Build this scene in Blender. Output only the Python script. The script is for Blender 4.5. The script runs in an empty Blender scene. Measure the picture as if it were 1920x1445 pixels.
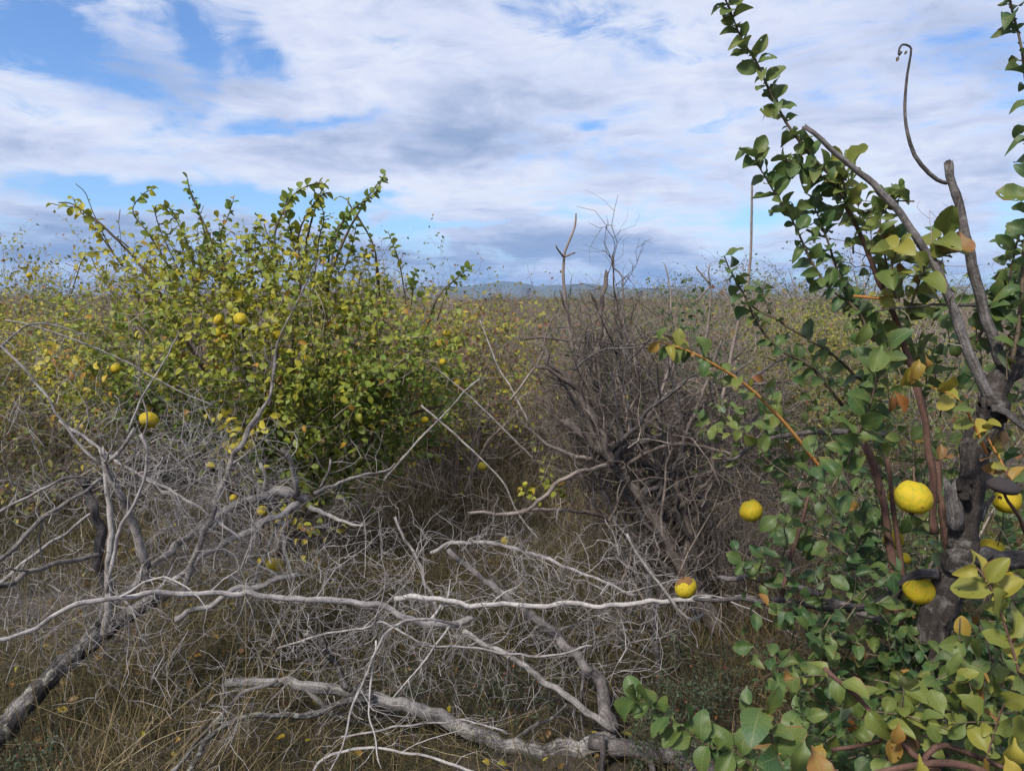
import bpy, math, random
import numpy as np
R = np.random.default_rng(7)
random.seed(7)
rad = math.radians
scene = bpy.context.scene
COL = scene.collection
PI = math.pi

# ------------------------------------------------------------------ camera
CAM_H, PITCH, FPX = 1.65, rad(6.2), 1450.0
cam_d = bpy.data.cameras.new('camera')
cam = bpy.data.objects.new('camera', cam_d); COL.objects.link(cam)
cam.location = (0, 0, CAM_H); cam.rotation_euler = (PI/2 - PITCH, 0, 0)
cam_d.sensor_width = 36; cam_d.lens = 36*FPX/1920; cam_d.clip_start = .05; cam_d.clip_end = 20000
scene.camera = cam
SP, CP = math.sin(PITCH), math.cos(PITCH)

def at(px, py, d):
    """world point seen at photograph pixel (px, py), d metres ahead"""
    px, py, d = np.asarray(px, float), np.asarray(py, float), np.asarray(d, float)
    x = (px-960)/FPX*d; v = (722.5-py)/FPX*d
    return np.stack([x, d*CP+v*SP, CAM_H-d*SP+v*CP], -1)
def proj(P):
    y = P[..., 1]; z = P[..., 2]-CAM_H
    d = y*CP-z*SP; v = y*SP+z*CP
    return 960+P[..., 0]/d*FPX, 722.5-v/d*FPX, d
def gd(py, h=0.0):
    """distance at which pixel row py meets height h"""
    return (CAM_H-h)/(SP-(722.5-py)/FPX*CP)

# ------------------------------------------------------------------ noise helpers
SUNV = np.array([-.33, -.72, .62])
_W = R.normal(size=(10, 3)); _PH = R.uniform(0, 6.28, 10)
def wob(P, k):
    s = np.sin((P*k) @ _W.T*1.3 + _PH)
    return (s[:, 0]+s[:, 1]*s[:, 2]+.7*s[:, 3]+.8*s[:, 4]*s[:, 5]+.5*s[:, 6])/2.2
def nrm(v):
    return v/np.maximum(np.linalg.norm(v, axis=-1, keepdims=True), 1e-9)

# ------------------------------------------------------------------ mesh collector (quads only)
class MB:
    def __init__(self): self.v, self.f, self.a, self.n = [], [], [], 0
    def add(self, V, F, A):
        V = np.asarray(V, np.float32).reshape(-1, 3); F = np.asarray(F, np.int32).reshape(-1, 4)
        self.v.append(V); self.f.append(F+self.n); self.a.append(np.asarray(A, np.float32).reshape(-1, 3)); self.n += len(V)
    def build(self, name, mat, parent=None, smooth=True):
        V = np.concatenate(self.v); F = np.concatenate(self.f); A = np.concatenate(self.a)
        if parent is not None: V = V-np.array(parent['_loc'], np.float32)
        me = bpy.data.meshes.new(name)
        me.vertices.add(len(V)); me.vertices.foreach_set('co', V.ravel())
        me.loops.add(F.size); me.loops.foreach_set('vertex_index', F.ravel())
        me.polygons.add(len(F)); me.polygons.foreach_set('loop_start', np.arange(0, F.size, 4, dtype=np.int32))
        me.polygons.foreach_set('use_smooth', np.full(len(F), smooth))
        at_ = me.attributes.new('d', 'FLOAT_VECTOR', 'POINT'); at_.data.foreach_set('vector', A.ravel())
        me.update(calc_edges=True)
        me.materials.append(mat)
        o = bpy.data.objects.new(name, me); COL.objects.link(o)
        if parent is not None: o.parent = parent
        return o

def thing(name, label, cat, loc=(0, 0, 0), group=None):
    o = bpy.data.objects.new(name, None); COL.objects.link(o); o.empty_display_size = .1
    o.location = loc; o['label'] = label; o['category'] = cat
    if group: o['group'] = group
    o['_loc'] = [float(c) for c in loc]
    return o
def tag(o, label=None, cat=None, group=None, kind=None):
    if label: o['label'] = label
    if cat: o['category'] = cat
    if group: o['group'] = group
    if kind: o['kind'] = kind
    return o

# ------------------------------------------------------------------ tubes, twigs
def tubes(mb, P, RR, n=3, rnd=None):
    """P (N,K,3) centre lines, RR (N,K) radii -> one skin each"""
    P = np.asarray(P, float); RR = np.asarray(RR, float)
    N, K, _ = P.shape
    T = np.empty_like(P); T[:, 1:-1] = P[:, 2:]-P[:, :-2]; T[:, 0] = P[:, 1]-P[:, 0]; T[:, -1] = P[:, -1]-P[:, -2]
    T = nrm(T)
    ref = np.where(np.abs(T[:, :1, 2:3]) > .9, [[[1., 0, 0]]], [[[0, 0, 1.]]])
    U = nrm(np.cross(T[:, 0], ref[:, 0])); Us = [U]
    for k in range(1, K):
        U = Us[-1]-T[:, k]*np.sum(Us[-1]*T[:, k], -1, keepdims=True); Us.append(nrm(U))
    U = np.stack(Us, 1); W = np.cross(T, U)
    a = np.arange(n)/n*2*PI
    V = P[:, :, None]+RR[:, :, None, None]*(U[:, :, None]*np.cos(a)[:, None]+W[:, :, None]*np.sin(a)[:, None])
    idx = np.arange(N*K*n).reshape(N, K, n)
    F = np.stack([idx[:, :-1], np.roll(idx[:, :-1], -1, 2), np.roll(idx[:, 1:], -1, 2), idx[:, 1:]], -1)
    if rnd is None: rnd = R.random(N)
    L = np.concatenate([np.zeros((N, 1)), np.cumsum(np.linalg.norm(np.diff(P, axis=1), axis=-1), 1)], 1)
    A = np.empty((N, K, n, 3)); A[..., 0] = L[:, :, None]; A[..., 1] = (a/(2*PI))[None, None]; A[..., 2] = rnd[:, None, None]
    mb.add(V, F, A)

def cr(pts, step):
    """smooth curve through control points (last axis may hold radius too)"""
    pts = np.asarray(pts, float)
    if len(pts) == 2: pts = np.array([pts[0], (pts[0]*2+pts[1])/3, (pts[0]+pts[1]*2)/3, pts[1]])
    p = np.vstack([2*pts[0]-pts[1], pts, 2*pts[-1]-pts[-2]])
    out = []
    for i in range(1, len(p)-2):
        m = max(2, int(np.linalg.norm((p[i+1]-p[i])[:3])/step))
        t = (np.arange(m)/m)[:, None]
        a, b, c, d = p[i-1], p[i], p[i+1], p[i+2]
        out.append(.5*(2*b+(c-a)*t+(2*a-5*b+4*c-d)*t*t+(3*b-a-3*c+d)*t**3))
    out.append(pts[-1:])
    return np.vstack(out)

def trace(pts, d0, d1, w0, w1, step=.022, kink=1.0):
    """a branch followed along photograph pixels; returns points and radii in metres"""
    pts = np.asarray(pts, float); n = len(pts)
    s = np.r_[0, np.cumsum(np.hypot(*np.diff(pts, axis=0).T))]; s = s/s[-1]
    d = d0+(d1-d0)*s if np.isscalar(d0) else np.asarray(d0, float)
    w = w0+(w1-w0)*s
    r = w/2*d/FPX
    Q = cr(np.c_[at(pts[:, 0], pts[:, 1], d), r], step)
    P, r = Q[:, :3], np.maximum(Q[:, 3], .0008)
    amp = (np.minimum(r*.35, .006)+.0012)*kink
    k = len(P)
    off = R.normal(size=(k, 3))*amp[:, None]; off[0] = 0; off[-1] = 0
    off[1:-1] = (off[:-2]+2*off[1:-1]+off[2:])/3
    L = np.r_[0, np.cumsum(np.linalg.norm(np.diff(P, axis=0), axis=1))]
    kn = np.arange(0, L[-1]+.3, R.uniform(.07, .13)); kn = kn+R.normal(size=len(kn))*.02; kn.sort()
    ka = np.minimum(np.interp(kn, L, r)*.20+.0016, .0045)[:, None]*kink*R.normal(size=(len(kn), 3)); ka[0] = 0
    low = np.stack([np.interp(L, kn, ka[:, c]) for c in range(3)], 1)*np.minimum(1, np.minimum(L, L[-1]-L)/.06)[:, None]
    r = r*(1+.035*R.normal(size=k)+.04*np.interp(L, kn, R.normal(size=len(kn))))
    for q in kn[1:]:                       # swollen nodes where side shoots once sat
        if R.random() < .4: r = r*(1+R.uniform(.05, .16)*np.exp(-((L-q)/(.012+r*.5))**2))
    return P+off+low, r

def limb(mb, P, r, n=None):
    n = n or (10 if r.max() > .016 else 7 if r.max() > .006 else 5)
    P = np.vstack([P[0]-(P[1]-P[0])*.01, P, P[-1]+(P[-1]-P[-2])*.02]); r = np.r_[r[0]*.02, r, r[-1]*.02]
    tubes(mb, P[None], r[None], n)
    if n >= 7:       # broken, splintered ends
        V = mb.v[-1].reshape(-1, n, 3); ax = (P[-2]-P[-4])/max(np.linalg.norm(P[-2]-P[-4]), 1e-6)
        V[-2] += (ax*(R.uniform(-.6, 1.6, (n, 1))*r[-2])).astype(np.float32)
        mb.v[-1] = V.reshape(-1, 3)
    if n >= 10:      # knobs and ridges in the old wood
        V = mb.v[-1].reshape(-1, n, 3)
        c = V.mean(1, keepdims=True)
        g = 1+.10*R.normal(size=(1, n, 1))+.06*R.normal(size=(len(V), n, 1)); z_ = np.arange(len(V))[:, None]*.35+np.arange(n)[None]*1.9; g = g+(.07*np.sin(z_)*np.sin(z_*.37+1.3)+.05*np.sin(z_*1.7))[..., None]
        mb.v[-1] = (c+(V-c)*g).reshape(-1, 3).astype(np.float32)

def grow(start, dirs, length, K=6, gnarl=.3, grav=0.0):
    N = len(start); d = nrm(dirs); P = [start]; st = (length/(K-1))[:, None]
    for k in range(K-1):
        P.append(P[-1]+d*st)
        d = nrm(d+gnarl*R.normal(size=(N, 3))+np.array([0, 0, -grav]))
    return np.stack(P, 1)
def taper(r0, K, e=.35):
    return np.asarray(r0)[:, None]*np.linspace(1, e, K)[None]
def spawn(P, m, lo, hi, t0=.15, t1=.98, a0=30, a1=75, K=5, gnarl=.35, grav=0.0):
    """m side twigs from every polyline in P (N,K,3)"""
    N, Kp, _ = P.shape
    t = R.uniform(t0, t1, (N, m))*(Kp-1); i = np.minimum(t.astype(int), Kp-2); f = (t-i)[..., None]
    n = np.arange(N)[:, None]
    b = P[n, i]*(1-f)+P[n, i+1]*f; T = nrm(P[n, i+1]-P[n, i])
    q = R.normal(size=b.shape); q = nrm(q-T*np.sum(q*T, -1, keepdims=True))
    a = np.radians(R.uniform(a0, a1, (N, m)))[..., None]
    D = T*np.cos(a)+q*np.sin(a)
    return grow(b.reshape(-1, 3), D.reshape(-1, 3), R.uniform(lo, hi, N*m), K, gnarl, grav)
def spawn1(P, m, lo, hi, **k):       # the same from one long polyline of any length
    return spawn(P[None], m, lo, hi, **k)

# ------------------------------------------------------------------ leaves
def leaf_shape(us, nx, w, curl, fold, wave=0.0, twist=0.0):
    us = np.array(us); xs = np.linspace(-1, 1, nx+1)
    prof = np.where(us < 0, .025, w/2*np.sin(PI*np.clip(us, .02, .985)**.86)**.56)
    prof[-1] = min(prof[-1], .02)
    V = np.empty((len(us), nx+1, 3)); A = np.empty((len(us), nx+1, 2))
    for i, u in enumerate(us):
        uu = max(u, 0)
        V[i, :, 0] = xs*prof[i]; V[i, :, 1] = u*(1-.25*curl*uu); V[i, :, 2] = -curl*uu*uu*.6+fold*np.abs(xs)*prof[i]+wave*np.sin(u*9+xs*2)*prof[i]*np.abs(xs)
        V[i, :, 2] += twist*uu*V[i, :, 0]
        A[i, :, 0] = u; A[i, :, 1] = xs
    idx = np.arange(len(us)*(nx+1)).reshape(len(us), nx+1)
    F = np.stack([idx[:-1, :-1], idx[:-1, 1:], idx[1:, 1:], idx[1:, :-1]], -1).reshape(-1, 4)
    return V.reshape(-1, 3), A.reshape(-1, 2), F
NEAR_U = [-.2, 0, .12, .3, .5, .7, .86, .96, 1.]; MID_U = [-.1, .04, .3, .65, .92, 1.]; FAR_U = [0, .45, 1.]
def lod(us, nx, ws):
    return [leaf_shape(us, nx, *w_) for w_ in ws]
LN = lod(NEAR_U, 4, [(.72, .25, .35, .12), (.66, .6, .5, .15), (.78, .1, .2, .2), (.7, .9, .3, .1), (.62, .4, .8, .1), (.6, 1.35, .9, .3, .4), (.82, -.3, .55, .3, -.5), (.66, .3, 1.2, .2, .7), (.74, .7, .15, .35, -.8)])
LM = lod(MID_U, 2, [(.74, .25, .35, 0), (.68, .6, .5, 0), (.78, .1, .2, 0), (.7, .8, .4, 0), (.6, 1.2, .9, 0, .5), (.7, .2, 1.1, 0, -.6)])
LF = lod(FAR_U, 2, [(.7, .3, .3, 0), (.62, .1, .5, 0)])

FRUIT = []      # (px, py, radius px, depth): nothing grows right in front of these
def clear(P):
    px, py, d = proj(P); k = np.ones(len(P), bool)
    for fx, fy, fr, fd in FRUIT:
        k &= ~((np.hypot(px-fx, py-fy) < fr) & (d < fd+.03) & (d > .2))
    return k

def leaves(mb, base, dirs, up, size, tint, L):
    k = clear(base+nrm(dirs)*size[:, None]*.5); base, dirs, up, size, tint = base[k], dirs[k], up[k], size[k], tint[k]
    Y = nrm(dirs); X = nrm(np.cross(Y, up)); Z = np.cross(X, Y)
    which = R.integers(0, len(L), len(base))
    for j, (V, A, F) in enumerate(L):
        m = which == j; n = int(m.sum())
        if not n: continue
        sx = size[m][:, None]*R.uniform(.85, 1.12, (n, 1))
        P = base[m][:, None]+size[m][:, None, None]*(Y[m][:, None]*V[:, 1, None]+Z[m][:, None]*V[:, 2, None])+sx[:, :, None]*X[m][:, None]*V[:, 0, None]
        AA = np.empty((n, len(V), 3)); AA[:, :, :2] = A; AA[:, :, 2] = tint[m][:, None]
        mb.add(P, (F[None]+(np.arange(n)*len(V))[:, None, None]), AA)

def leafy(mb, P, per, s0, s1, tint, L, t0=.12, droop=.25, spread=.9, tip=True):
    """leaves set alternately along every polyline of P (N,K,3); tint = f(points) -> 0..1"""
    N, K, _ = P.shape
    t = (t0+(1-t0)*(np.arange(per)+R.uniform(.1, .9, (N, per)))/per)*(K-1)
    if tip: t[:, -1] = K-1.001
    i = np.minimum(t.astype(int), K-2); f = (t-i)[..., None]; n = np.arange(N)[:, None]
    b = P[n, i]*(1-f)+P[n, i+1]*f; T = nrm(P[n, i+1]-P[n, i])
    ref = np.where(np.abs(T[..., 2:]) > .9, [1., 0, 0], [0, 0, 1.])
    U = nrm(np.cross(T, ref)); W = np.cross(T, U)
    phi = (np.arange(per)*2.4)[None]+R.uniform(0, 6.28, (N, 1))+R.normal(size=(N, per))*.35
    rd = U*np.cos(phi)[..., None]+W*np.sin(phi)[..., None]
    D = T*R.uniform(.25, .9, (N, per, 1))+rd*spread+np.array([0, 0, -1.])*R.uniform(-.1, 1, (N, per, 1))*droop
    up = SUNV*.75+np.array([0, 0, .3])+rd*.45+.34*R.normal(size=T.shape)
    size = R.uniform(s0, s1, N*per)*np.where(R.random(N*per) < .25, R.uniform(.4, .8, N*per), 1)
    b = (b+rd*.004).reshape(-1, 3)
    leaves(mb, b, D.reshape(-1, 3), up.reshape(-1, 3), size, tint(b), L)

def tinter(mean, spread=.14, k=2.2, jit=.07, dead=.02, lo=0.0, hi=.8, dlo=.82):
    def f(P):
        t = np.clip(mean+spread*wob(P, k)+jit*R.normal(size=len(P)), lo, hi)
        return np.where(R.random(len(P)) < dead, R.uniform(dlo, 1, len(P)), t)
    return f

def in_poly(poly, n):
    poly = np.asarray(poly, float); lo, hi = poly.min(0), poly.max(0); out = []
    while sum(map(len, out)) < n:
        p = R.uniform(lo, hi, (n*2, 2)); x, y = p.T; ins = np.zeros(len(p), bool)
        for a, b in zip(poly, np.roll(poly, -1, 0)):
            c = ((a[1] > y) != (b[1] > y)) & (x < (b[0]-a[0])*(y-a[1])/(b[1]-a[1]+1e-9)+a[0]); ins ^= c
        out.append(p[ins])
    p = np.vstack(out)[:n]
    e = np.full(n, 1e9)
    for a, b in zip(poly, np.roll(poly, -1, 0)):
        ab = b-a; t = np.clip(((p-a) @ ab)/(ab @ ab), 0, 1); e = np.minimum(e, np.linalg.norm(p-(a+t[:, None]*ab), axis=1))
    return p, e
def fill(poly, n, d0, half, core, lo, hi, upw=.5, gnarl=.25, K=6, grav=0., rnd=.5, front=0.):
    """n twigs inside a region of real depth, pointing away from the plant's core"""
    p, e = in_poly(poly, n)
    th = half*np.sqrt(np.clip(e/np.percentile(e, 92), .05, 1))
    u = R.uniform(-1, 1, n); u = np.where(R.random(n) < front, -np.abs(u)**.5, u)
    d = d0+u*th
    tip = at(p[:, 0], p[:, 1], d)
    D = nrm(tip-np.asarray(core))+np.array([0, 0, upw])+rnd*R.normal(size=(n, 3)); D = nrm(D)
    ln = R.uniform(lo, hi, n)
    return grow(tip-D*ln[:, None]*.75, D, ln, K, gnarl, grav)

# ------------------------------------------------------------------ node helpers
def new_mat(name):
    m = bpy.data.materials.new(name); m.use_nodes = True; nt = m.node_tree; nt.nodes.clear(); return m, nt
def N_(nt, typ, **kw):
    n = nt.nodes.new(typ)
    for k, v in kw.items():
        if k.startswith('i_'): n.inputs[k[2:].replace('_', ' ')].default_value = v
        else: setattr(n, k, v)
    return n
def ramp(nt, fac, stops, interp='LINEAR'):
    n = nt.nodes.new('ShaderNodeValToRGB'); cr_ = n.color_ramp; cr_.interpolation = interp
    while len(cr_.elements) < len(stops): cr_.elements.new(.5)
    for e, (p, c) in zip(cr_.elements, stops): e.position = p; e.color = (*c, 1)
    nt.links.new(fac, n.inputs[0]); return n.outputs[0]
def mth(nt, op, a, b=None, c=None, clamp=False):
    n = nt.nodes.new('ShaderNodeMath'); n.operation = op; n.use_clamp = clamp
    for i, v in enumerate((a, b, c)):
        if v is None: continue
        if isinstance(v, (int, float)): n.inputs[i].default_value = v
        else: nt.links.new(v, n.inputs[i])
    return n.outputs[0]
def mix(nt, f, a, b):
    n = nt.nodes.new('ShaderNodeMix'); n.data_type = 'RGBA'
    for s, v in ((n.inputs[0], f), (n.inputs[6], a), (n.inputs[7], b)):
        if isinstance(v, (int, float)): s.default_value = v
        elif isinstance(v, tuple): s.default_value = (*v, 1)
        else: nt.links.new(v, s)
    return n.outputs[2]
def attr(nt):
    a = N_(nt, 'ShaderNodeAttribute', attribute_name='d'); s = nt.nodes.new('ShaderNodeSeparateXYZ')
    nt.links.new(a.outputs['Vector'], s.inputs[0]); return s.outputs

LEAF_STOPS = [(0, (.032, .078, .026)), (.22, (.066, .135, .034)), (.42, (.155, .195, .036)), (.58, (.30, .275, .036)), (.76, (.52, .38, .045)), (.86, (.42, .20, .038)), (.94, (.32, .11, .03)), (1, (.14, .08, .045))]
def leaf_mat(name, holes=False, under=(.16, .20, .13), mul=(1., 1., 1.), spot=True, transl=.28):
    m, nt = new_mat(name); L = nt.links
    x = attr(nt)
    col = ramp(nt, x[2], [(p, tuple(c_*m_ for c_, m_ in zip(c, mul))) for p, c in LEAF_STOPS])
    if spot:
        tc = N_(nt, 'ShaderNodeTexCoord')
        nz = N_(nt, 'ShaderNodeTexNoise', i_Scale=60., i_Detail=3.); L.new(tc.outputs['Object'], nz.inputs['Vector'])
        sp = ramp(nt, nz.outputs[0], [(.60, (0, 0, 0)), (.72, (1, 1, 1))])
        col = mix(nt, mth(nt, 'MULTIPLY', sp, .35), col, (.20, .15, .05))
        ab = mth(nt, 'ABSOLUTE', x[1])
        vein = ramp(nt, ab, [(0, (1, 1, 1)), (.07, (0, 0, 0))])
        col = mix(nt, mth(nt, 'MULTIPLY', vein, .45), col, (.24, .26, .10))
        wv = mth(nt, 'SINE', mth(nt, 'MULTIPLY', mth(nt, 'SUBTRACT', x[0], mth(nt, 'MULTIPLY', ab, .28)), 48.))
        wv = mth(nt, 'MULTIPLY', mth(nt, 'GREATER_THAN', wv, .82), .16)
        col = mix(nt, wv, col, (.22, .25, .10))
        nb = N_(nt, 'ShaderNodeTexNoise', i_Scale=13., i_Detail=4.); L.new(tc.outputs['Object'], nb.inputs['Vector'])
        col = mix(nt, ramp(nt, nb.outputs[0], [(.42, (0, 0, 0)), (.70, (.5, .5, .5))]), col, tuple(c_*m_ for c_, m_ in zip((.26, .27, .045), mul)))
        eg = mth(nt, 'ADD', mth(nt, 'MULTIPLY', mth(nt, 'POWER', ab, 4.), .22), mth(nt, 'ADD', mth(nt, 'MULTIPLY', nb.outputs[0], .9), mth(nt, 'MULTIPLY', mth(nt, 'POWER', mth(nt, 'MAXIMUM', x[0], 0.), 5.), .12)))
        col = mix(nt, ramp(nt, eg, [(.70, (0, 0, 0)), (.78, (.9, .9, .9))]), col, (.20, .10, .04))
    g = N_(nt, 'ShaderNodeNewGeometry')
    un = mix(nt, .55, col, under)
    col2 = mix(nt, g.outputs['Backfacing'], col, un)
    b = N_(nt, 'ShaderNodeBsdfPrincipled', i_Roughness=.5); L.new(col2, b.inputs['Base Color']); b.inputs['Specular IOR Level'].default_value = .35
    t = N_(nt, 'ShaderNodeBsdfTranslucent'); L.new(col, t.inputs[0])
    ms = N_(nt, 'ShaderNodeMixShader'); ms.inputs[0].default_value = transl
    L.new(b.outputs[0], ms.inputs[1]); L.new(t.outputs[0], ms.inputs[2])
    if holes:        # insect holes and nibbled margins
        nh = N_(nt, 'ShaderNodeTexNoise', i_Scale=75., i_Detail=1.5); L.new(tc.outputs['Object'], nh.inputs['Vector'])
        hv = mth(nt, 'ADD', nh.outputs[0], mth(nt, 'ADD', mth(nt, 'MULTIPLY_ADD', nb.outputs[0], .5, -.25), mth(nt, 'MULTIPLY', mth(nt, 'POWER', ab, 6.), .07)))
        tr = N_(nt, 'ShaderNodeBsdfTransparent'); m2 = N_(nt, 'ShaderNodeMixShader')
        L.new(mth(nt, 'GREATER_THAN', hv, .745), m2.inputs[0]); L.new(ms.outputs[0], m2.inputs[1]); L.new(tr.outputs[0], m2.inputs[2]); ms = m2
    o = N_(nt, 'ShaderNodeOutputMaterial'); L.new(ms.outputs[0], o.inputs[0])
    return m
def bark_mat(name, stops, scale=18., bump=.5, lichen=None, fine=140.):
    m, nt = new_mat(name); L = nt.links
    tc = N_(nt, 'ShaderNodeTexCoord'); x = attr(nt)
    n1 = N_(nt, 'ShaderNodeTexNoise', i_Scale=scale, i_Detail=6., i_Roughness=.62); L.new(tc.outputs['Object'], n1.inputs['Vector'])
    n2 = N_(nt, 'ShaderNodeTexNoise', i_Scale=fine, i_Detail=3., i_Roughness=.7); L.new(tc.outputs['Object'], n2.inputs['Vector'])
    f = mth(nt, 'ADD', mth(nt, 'MULTIPLY', n1.outputs[0], .75), mth(nt, 'MULTIPLY', n2.outputs[0], .45))
    f = mth(nt, 'ADD', f, mth(nt, 'MULTIPLY_ADD', x[2], .18, -.19))
    # grain running along the branch, rings across it
    cv = N_(nt, 'ShaderNodeCombineXYZ')
    L.new(mth(nt, 'MULTIPLY', x[0], 9.), cv.inputs[0]); L.new(mth(nt, 'MULTIPLY', x[1], 26.), cv.inputs[1]); L.new(mth(nt, 'MULTIPLY', x[2], 40.), cv.inputs[2])
    n3 = N_(nt, 'ShaderNodeTexNoise', i_Scale=1., i_Detail=3.); L.new(cv.outputs[0], n3.inputs['Vector'])
    f = mth(nt, 'ADD', f, mth(nt, 'MULTIPLY_ADD', n3.outputs[0], .5, -.25))
    col = ramp(nt, f, stops)
    if lichen:
        n4 = N_(nt, 'ShaderNodeTexNoise', i_Scale=34., i_Detail=5.); L.new(tc.outputs['Object'], n4.inputs['Vector'])
        col = mix(nt, ramp(nt, n4.outputs[0], [(.56, (0, 0, 0)), (.66, (.8, .8, .8))]), col, lichen)
    b = N_(nt, 'ShaderNodeBsdfPrincipled', i_Roughness=.9); L.new(col, b.inputs['Base Color']); b.inputs['Specular IOR Level'].default_value = .2
    h = mth(nt, 'ADD', mth(nt, 'MULTIPLY', n2.outputs[0], .5), n3.outputs[0])
    bp = N_(nt, 'ShaderNodeBump', i_Strength=bump, i_Distance=.006); L.new(h, bp.inputs['Height']); L.new(bp.outputs[0], b.inputs['Normal'])
    o = N_(nt, 'ShaderNodeOutputMaterial'); L.new(b.outputs[0], o.inputs[0])
    return m
def grass_mat(name, stops, transl=.2):
    m, nt = new_mat(name); L = nt.links; x = attr(nt)
    col = ramp(nt, x[2], stops)
    b = N_(nt, 'ShaderNodeBsdfPrincipled', i_Roughness=.7); L.new(col, b.inputs['Base Color']); b.inputs['Specular IOR Level'].default_value = .25
    t = N_(nt, 'ShaderNodeBsdfTranslucent'); L.new(col, t.inputs[0])
    ms = N_(nt, 'ShaderNodeMixShader'); ms.inputs[0].default_value = transl
    L.new(b.outputs[0], ms.inputs[1]); L.new(t.outputs[0], ms.inputs[2])
    o = N_(nt, 'ShaderNodeOutputMaterial'); L.new(ms.outputs[0], o.inputs[0]); return m

M_leaf = leaf_mat('quince_leaf', under=(.22, .23, .08), mul=(1.10, 1.15, .8), transl=.36); M_leafn = leaf_mat('quince_leaf_close', holes=True, under=(.17, .21, .15), mul=(.72, .76, .9))  # close leaves multiplied darker: shadow at lower right put into their colour
M_far = leaf_mat('scrub_leaf', spot=False, mul=(.74, .66, .72), under=(.11, .13, .08)); M_hedge = leaf_mat('hedge_leaf', spot=False, mul=(1.05, 1.02, .8), transl=.34)
M_weed = leaf_mat('wormwood_leaf', under=(.07, .085, .06), spot=False, mul=(.75, .5, .9))
M_dead = bark_mat('weathered_dead_wood', [(.28, (.035, .03, .03)), (.44, (.15, .135, .125)), (.60, (.30, .275, .26)), (.8, (.46, .43, .41))])
M_pale = bark_mat('bleached_dead_wood', [(.24, (.07, .06, .058)), (.42, (.25, .225, .22)), (.58, (.40, .37, .355)), (.8, (.54, .50, .48))])
M_log = bark_mat('old_log_bark', [(.30, (.02, .018, .018)), (.44, (.08, .072, .07)), (.58, (.23, .21, .20)), (.8, (.38, .36, .34))], scale=9., bump=.9, lichen=(.30, .29, .25))
M_dark = bark_mat('dark_dead_wood', [(.28, (.02, .018, .018)), (.5, (.075, .066, .066)), (.7, (.18, .16, .155)), (.85, (.28, .26, .25))])
M_twig = bark_mat('grey_brown_twig', [(.24, (.06, .048, .044)), (.44, (.20, .162, .138)), (.68, (.38, .315, .265))], scale=6., bump=.1)
M_shrub = bark_mat('grey_brown_dead_bark', [(.26, (.030, .024, .023)), (.46, (.11, .088, .076)), (.62, (.22, .182, .16)), (.82, (.36, .31, .28))], scale=12., bump=.6)
M_under = bark_mat('dim_undergrowth_twig', [(.24, (.03, .024, .02)), (.5, (.085, .068, .056)), (.75, (.17, .14, .12))], scale=6., bump=.1)
M_trunk = bark_mat('quince_trunk_bark', [(.28, (.014, .012, .011)), (.50, (.040, .033, .030)), (.68, (.095, .080, .072)), (.86, (.20, .175, .16))], scale=14., bump=1.0, lichen=(.13, .12, .11))
M_grey = bark_mat('smooth_grey_bark', [(.27, (.035, .031, .030)), (.47, (.11, .098, .094)), (.65, (.23, .21, .20)), (.85, (.36, .34, .33))], scale=24., bump=.9)
M_brown = bark_mat('red_brown_shoot_bark', [(.25, (.045, .026, .022)), (.5, (.11, .06, .046)), (.75, (.19, .115, .085))], scale=12., bump=.2)
M_orange = bark_mat('orange_young_bark', [(.25, (.22, .09, .025)), (.55, (.42, .19, .05)), (.8, (.50, .27, .10))], scale=12., bump=.1)
M_stem = bark_mat('young_stem_bark', [(.25, (.04, .032, .024)), (.5, (.10, .075, .05)), (.75, (.17, .135, .09))], scale=12., bump=.1)

# ------------------------------------------------------------------ quince fruit
def fruit_mat():
    m, nt = new_mat('quince_skin'); L = nt.links
    tc = N_(nt, 'ShaderNodeTexCoord'); oi = N_(nt, 'ShaderNodeObjectInfo')
    ad = N_(nt, 'ShaderNodeVectorMath', operation='ADD'); L.new(tc.outputs['Object'], ad.inputs[0])
    ml = mth(nt, 'MULTIPLY', oi.outputs['Random'], 37.); L.new(ml, ad.inputs[1])
    n1 = N_(nt, 'ShaderNodeTexNoise', i_Scale=3.5, i_Detail=5.); L.new(ad.outputs[0], n1.inputs['Vector'])
    n2 = N_(nt, 'ShaderNodeTexNoise', i_Scale=26., i_Detail=3.); L.new(ad.outputs[0], n2.inputs['Vector'])
    col = ramp(nt, n1.outputs[0], [(.3, (.27, .26, .02)), (.5, (.39, .295, .014)), (.7, (.44, .29, .018))])
    col = mix(nt, ramp(nt, n2.outputs[0], [(.72, (0, 0, 0)), (.78, (.7, .7, .7))]), col, (.16, .09, .02))
    n3 = N_(nt, 'ShaderNodeTexNoise', i_Scale=4., i_Detail=5.); L.new(ad.outputs[0], n3.inputs['Vector'])
    col = mix(nt, ramp(nt, n3.outputs[0], [(.64, (0, 0, 0)), (.70, (.8, .8, .8))]), col, (.20, .09, .025))
    b = N_(nt, 'ShaderNodeBsdfPrincipled', i_Roughness=.68); L.new(col, b.inputs['Base Color']); b.inputs['Specular IOR Level'].default_value = .2
    bp = N_(nt, 'ShaderNodeBump', i_Strength=.4, i_Distance=.004); L.new(n3.outputs[0], bp.inputs['Height']); L.new(bp.outputs[0], b.inputs['Normal'])
    o = N_(nt, 'ShaderNodeOutputMaterial'); L.new(b.outputs[0], o.inputs[0]); return m
M_fruit = fruit_mat()
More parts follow.
